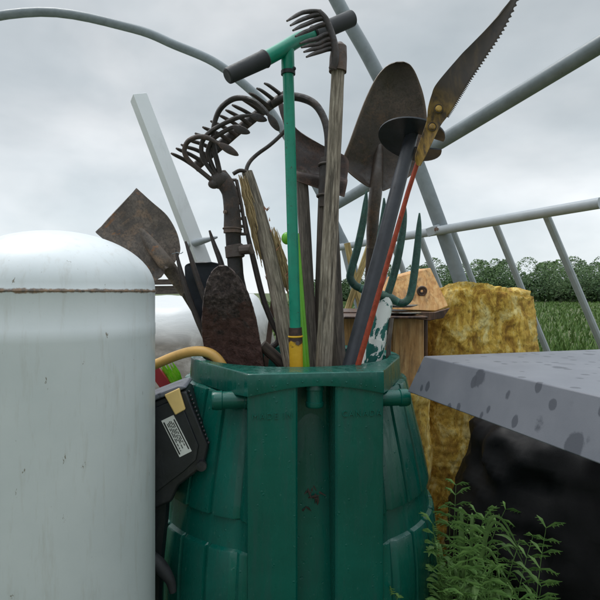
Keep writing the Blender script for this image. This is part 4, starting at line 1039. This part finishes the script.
for j in range(SV + 1):
    t = j / SV; z = .80 * t
    r_ = .39 * (1 - .10 * t - .32 * t ** 3) * min(1, (t + .02) / .10) ** .35 * (1 if t < .86 else max(.03, math.cos((t - .86) / .14 * math.pi / 2) ** .7))
    for i in range(SU):
        a_ = 2 * math.pi * i / SU; d_ = Vector((math.cos(a_), math.sin(a_), 0)); p = sc + d_ * r_ + Vector((0, 0, z))
        k = .030 * noise.noise(p * 5) + .018 * abs(noise.noise(Vector((a_ * 3, z * 9 + a_ * 2, 2)))) + .012 * (1 - abs(noise.noise(p * 11)) * 3) + .008 * noise.noise(p * 26)
        vs.append(p + d_ * k * min(1, r_ / .1))
for j in range(SV):
    for i in range(SU): fs4.append((j * SU + i, j * SU + (i + 1) % SU, (j + 1) * SU + (i + 1) % SU, (j + 1) * SU + i))
fs4 += [tuple(range(SU)), tuple(SV * SU + i for i in range(SU))]
tag(obj('black_sack', sk.add(vs, fs4), 'sack', origin=sc, angle=80), 'full black plastic sack standing under the grey table behind the weeds', 'sack')

# weeds by the bin
def stalk(mb, base, h, rnd_, nleaf, L, w_):
    lean = Vector((rnd_.uniform(-.10, .10), rnd_.uniform(-.08, .04), 0)); pts = [base + lean * t * t + Vector((0, 0, h * t)) for t in (0, .25, .5, .75, 1)]
    mb.tube(pts, [.0028, .0025, .002, .0015, .0008], 6, smooth=3)
    for k in range(nleaf):
        t = rnd_.uniform(.25, 1); p = base + lean * t * t + Vector((0, 0, h * t)); a_ = rnd_.uniform(0, 6.28); d_ = Vector((math.cos(a_), math.sin(a_), 0))
        l = L * rnd_.uniform(.5, 1.1) * (1.15 - .5 * t)
        mb.tube([p, p + d_ * l * .45 + Vector((0, 0, l * .35)), p + d_ * l + Vector((0, 0, l * rnd_.uniform(-.1, .3)))], [.0008, w_, .0004], 6, flat=.12, smooth=3, up=(0, 0, 1))
def fern(mb, base, h, rnd_, n):
    for q in range(n):
        a_ = rnd_.uniform(0, 6.28); d_ = Vector((math.cos(a_), math.sin(a_), 0)); hh = h * rnd_.uniform(.55, 1.0); sp_ = hh * rnd_.uniform(.06, .26)
        P_ = [base + d_ * sp_ * t ** 1.6 + Vector((0, 0, hh * (t - .18 * t ** 3))) for t in [i / 9 for i in range(10)]]
        mb.tube(P_, [.0018 - .00016 * i for i in range(10)], 5)
        s_ = d_.cross(Vector((0, 0, 1)))
        for i in range(2, 10):
            for f_ in (0, .5):
                if i == 9 and f_: continue
                c_ = P_[i].lerp(P_[min(i + 1, 9)], f_)
                for sg in (-1, 1):
                    l = (.055 if i < 6 else .04) * (1 - .06 * i) * 1.6 * rnd_.uniform(.7, 1.1)
                    e_ = c_ + s_ * sg * l + d_ * l * .5 + Vector((0, 0, rnd_.uniform(-.01, .02)))
                    mb.tube([c_, c_.lerp(e_, .5) + Vector((0, 0, .004)), e_], [.0006, .0030, .0004], 4, flat=.3)
                    for z_ in (.35, .6, .82):
                        b_ = c_.lerp(e_, z_)
                        for s2 in (-1, 1): mb.tube([b_, b_ + (d_ * s2 + s_ * sg * .8) * l * .26], [.0018, .0004], 3, flat=.4)
rnd = random.Random(17)
specs = [((452, 1.02), .62, 'a'), ((460, .98), .60, 'b'), ((472, .95), .60, 'a'), ((450, 1.14), .66, 'a'), ((520, .92), .60, 'a'), ((492, 1.0), .56, 'a'), ((455, 1.02), .70, 'c'), ((468, 1.0), .66, 'c')]
labs = {'a': ['feathery green weed closest to the right side of the barrel', 'feathery weed in front of the black sack under the table corner', 'feathery weed growing behind the others beside the barrel', 'feathery weed far right below the grey table rim', 'feathery weed between the sack and the tall grass stalks'], 'b': ['bushy leafy weed between the barrel and black sack'], 'c': ['tall arching grass stalk nearest the barrel', 'tall arching grass stalk in front of the black sack']}
for (xx, d), h_, kd_ in specs:
    b_ = P(xx, 600, d); b_.z = 0; mb = MB()
    if kd_ == 'a': fern(mb, b_, h_ * 1.22, rnd, 18); nm, ca, gp, mt = 'feathery_weed', 'weed', 'feathery weeds beside the barrel', 'weed_grey'
    elif kd_ == 'b':
        for q in range(7): stalk(mb, b_ + Vector((rnd.uniform(-.03, .03), rnd.uniform(-.03, .03), 0)), h_ * rnd.uniform(.7, 1), rnd, 26, .075, .006)
        nm, ca, gp, mt = 'leafy_weed', 'weed', None, 'weed'
    else:
        for q in range(6):
            a_ = rnd.uniform(-1.4, 2.4); L_ = rnd.uniform(.6, 1.0) * h_; dd = Vector((math.cos(a_), math.sin(a_) * .6, 0))
            mb.tube([b_, b_ + dd * .03 + Vector((0, 0, L_ * .55)), b_ + dd * .06 + Vector((0, 0, L_ * .92)), b_ + dd * .09 + Vector((0, 0, L_ * .97)), b_ + dd * .13 + Vector((0, 0, L_ * .86))], [.0022, .0034, .0036, .0026, .0005], 6, flat=.2, smooth=4)
        nm, ca, gp, mt = 'grass_stalk', 'grass', 'tall grass stalks beside the barrel', 'weed'
    tag(obj(nm, mb, mt, origin=b_, angle=60), labs[kd_].pop(0), ca, gp)

# ------------------------------------------------------------------ light: overcast sky, soft high sun
SUN_EL, SUN_AZ = 62, 305                     # high, to the left and a little beyond the barrel
wd = bpy.data.worlds.new('World'); scn.world = wd; wd.use_nodes = True; nt = wd.node_tree
bg = nt.nodes['Background']; bg.inputs['Strength'].default_value = .1
sky = nt.nodes.new('ShaderNodeTexSky'); sky.sky_type = 'NISHITA'; sky.sun_disc = False
sky.sun_elevation = R(SUN_EL); sky.sun_rotation = R(SUN_AZ)
tc = nt.nodes.new('ShaderNodeTexCoord')
mp = nt.nodes.new('ShaderNodeMapping'); mp.inputs['Scale'].default_value = (1.0, 1.0, 1.9); mp.inputs['Location'].default_value = (.6, .2, .35)
nt.links.new(tc.outputs['Generated'], mp.inputs['Vector'])
c1 = tex(nt, mp.outputs['Vector'], 2.0, 5, .48, .2)
c2 = tex(nt, mp.outputs['Vector'], 5.5, 6, .5, .2)
sx = nt.nodes.new('ShaderNodeSeparateXYZ'); nt.links.new(tc.outputs['Generated'], sx.inputs[0])
cl = ramp(nt, c1, [(.34, (4.1, 4.65, 4.95)), (.50, (5.2, 5.65, 5.9)), (.66, (7.0, 7.25, 7.4))])
cl2 = ramp(nt, c2, [(.35, .95), (.65, 1.04)])
mul = nt.nodes.new('ShaderNodeMix'); mul.data_type = 'RGBA'; mul.blend_type = 'MULTIPLY'; mul.inputs[0].default_value = 1
nt.links.new(cl, mul.inputs[6]); nt.links.new(cl2, mul.inputs[7])
# an overcast sky is brightest overhead, a little brighter again just over the skyline
el = ramp(nt, sx.outputs['Z'], [(.0, 1.30), (.14, 1.20), (.30, .94), (.50, .86), (.72, 2.1), (1.0, 3.3)])
mul2 = nt.nodes.new('ShaderNodeMix'); mul2.data_type = 'RGBA'; mul2.blend_type = 'MULTIPLY'; mul2.inputs[0].default_value = 1
nt.links.new(mul.outputs[2], mul2.inputs[6]); nt.links.new(el, mul2.inputs[7])
fin = mix(nt, .93, sky.outputs['Color'], mul2.outputs[2])
nt.links.new(fin, bg.inputs['Color'])
sd = bpy.data.lights.new('sun', 'SUN'); sd.energy = 1.2; sd.angle = R(24); sd.color = (1, .97, .93)
so = bpy.data.objects.new('sun', sd); col.objects.link(so)
dirn = Vector((math.sin(R(SUN_AZ)) * math.cos(R(SUN_EL)), math.cos(R(SUN_AZ)) * math.cos(R(SUN_EL)), math.sin(R(SUN_EL))))
so.rotation_euler = dirn.to_track_quat('Z', 'Y').to_euler()
so.location = dirn * 20

vs_ = scn.view_settings
vs_.view_transform = 'Standard'; vs_.look = 'None'; vs_.gamma = 1; vs_.exposure = .30; vs_.use_curve_mapping = False
scn.render.engine = 'CYCLES'; scn.render.resolution_x = scn.render.resolution_y = 1024
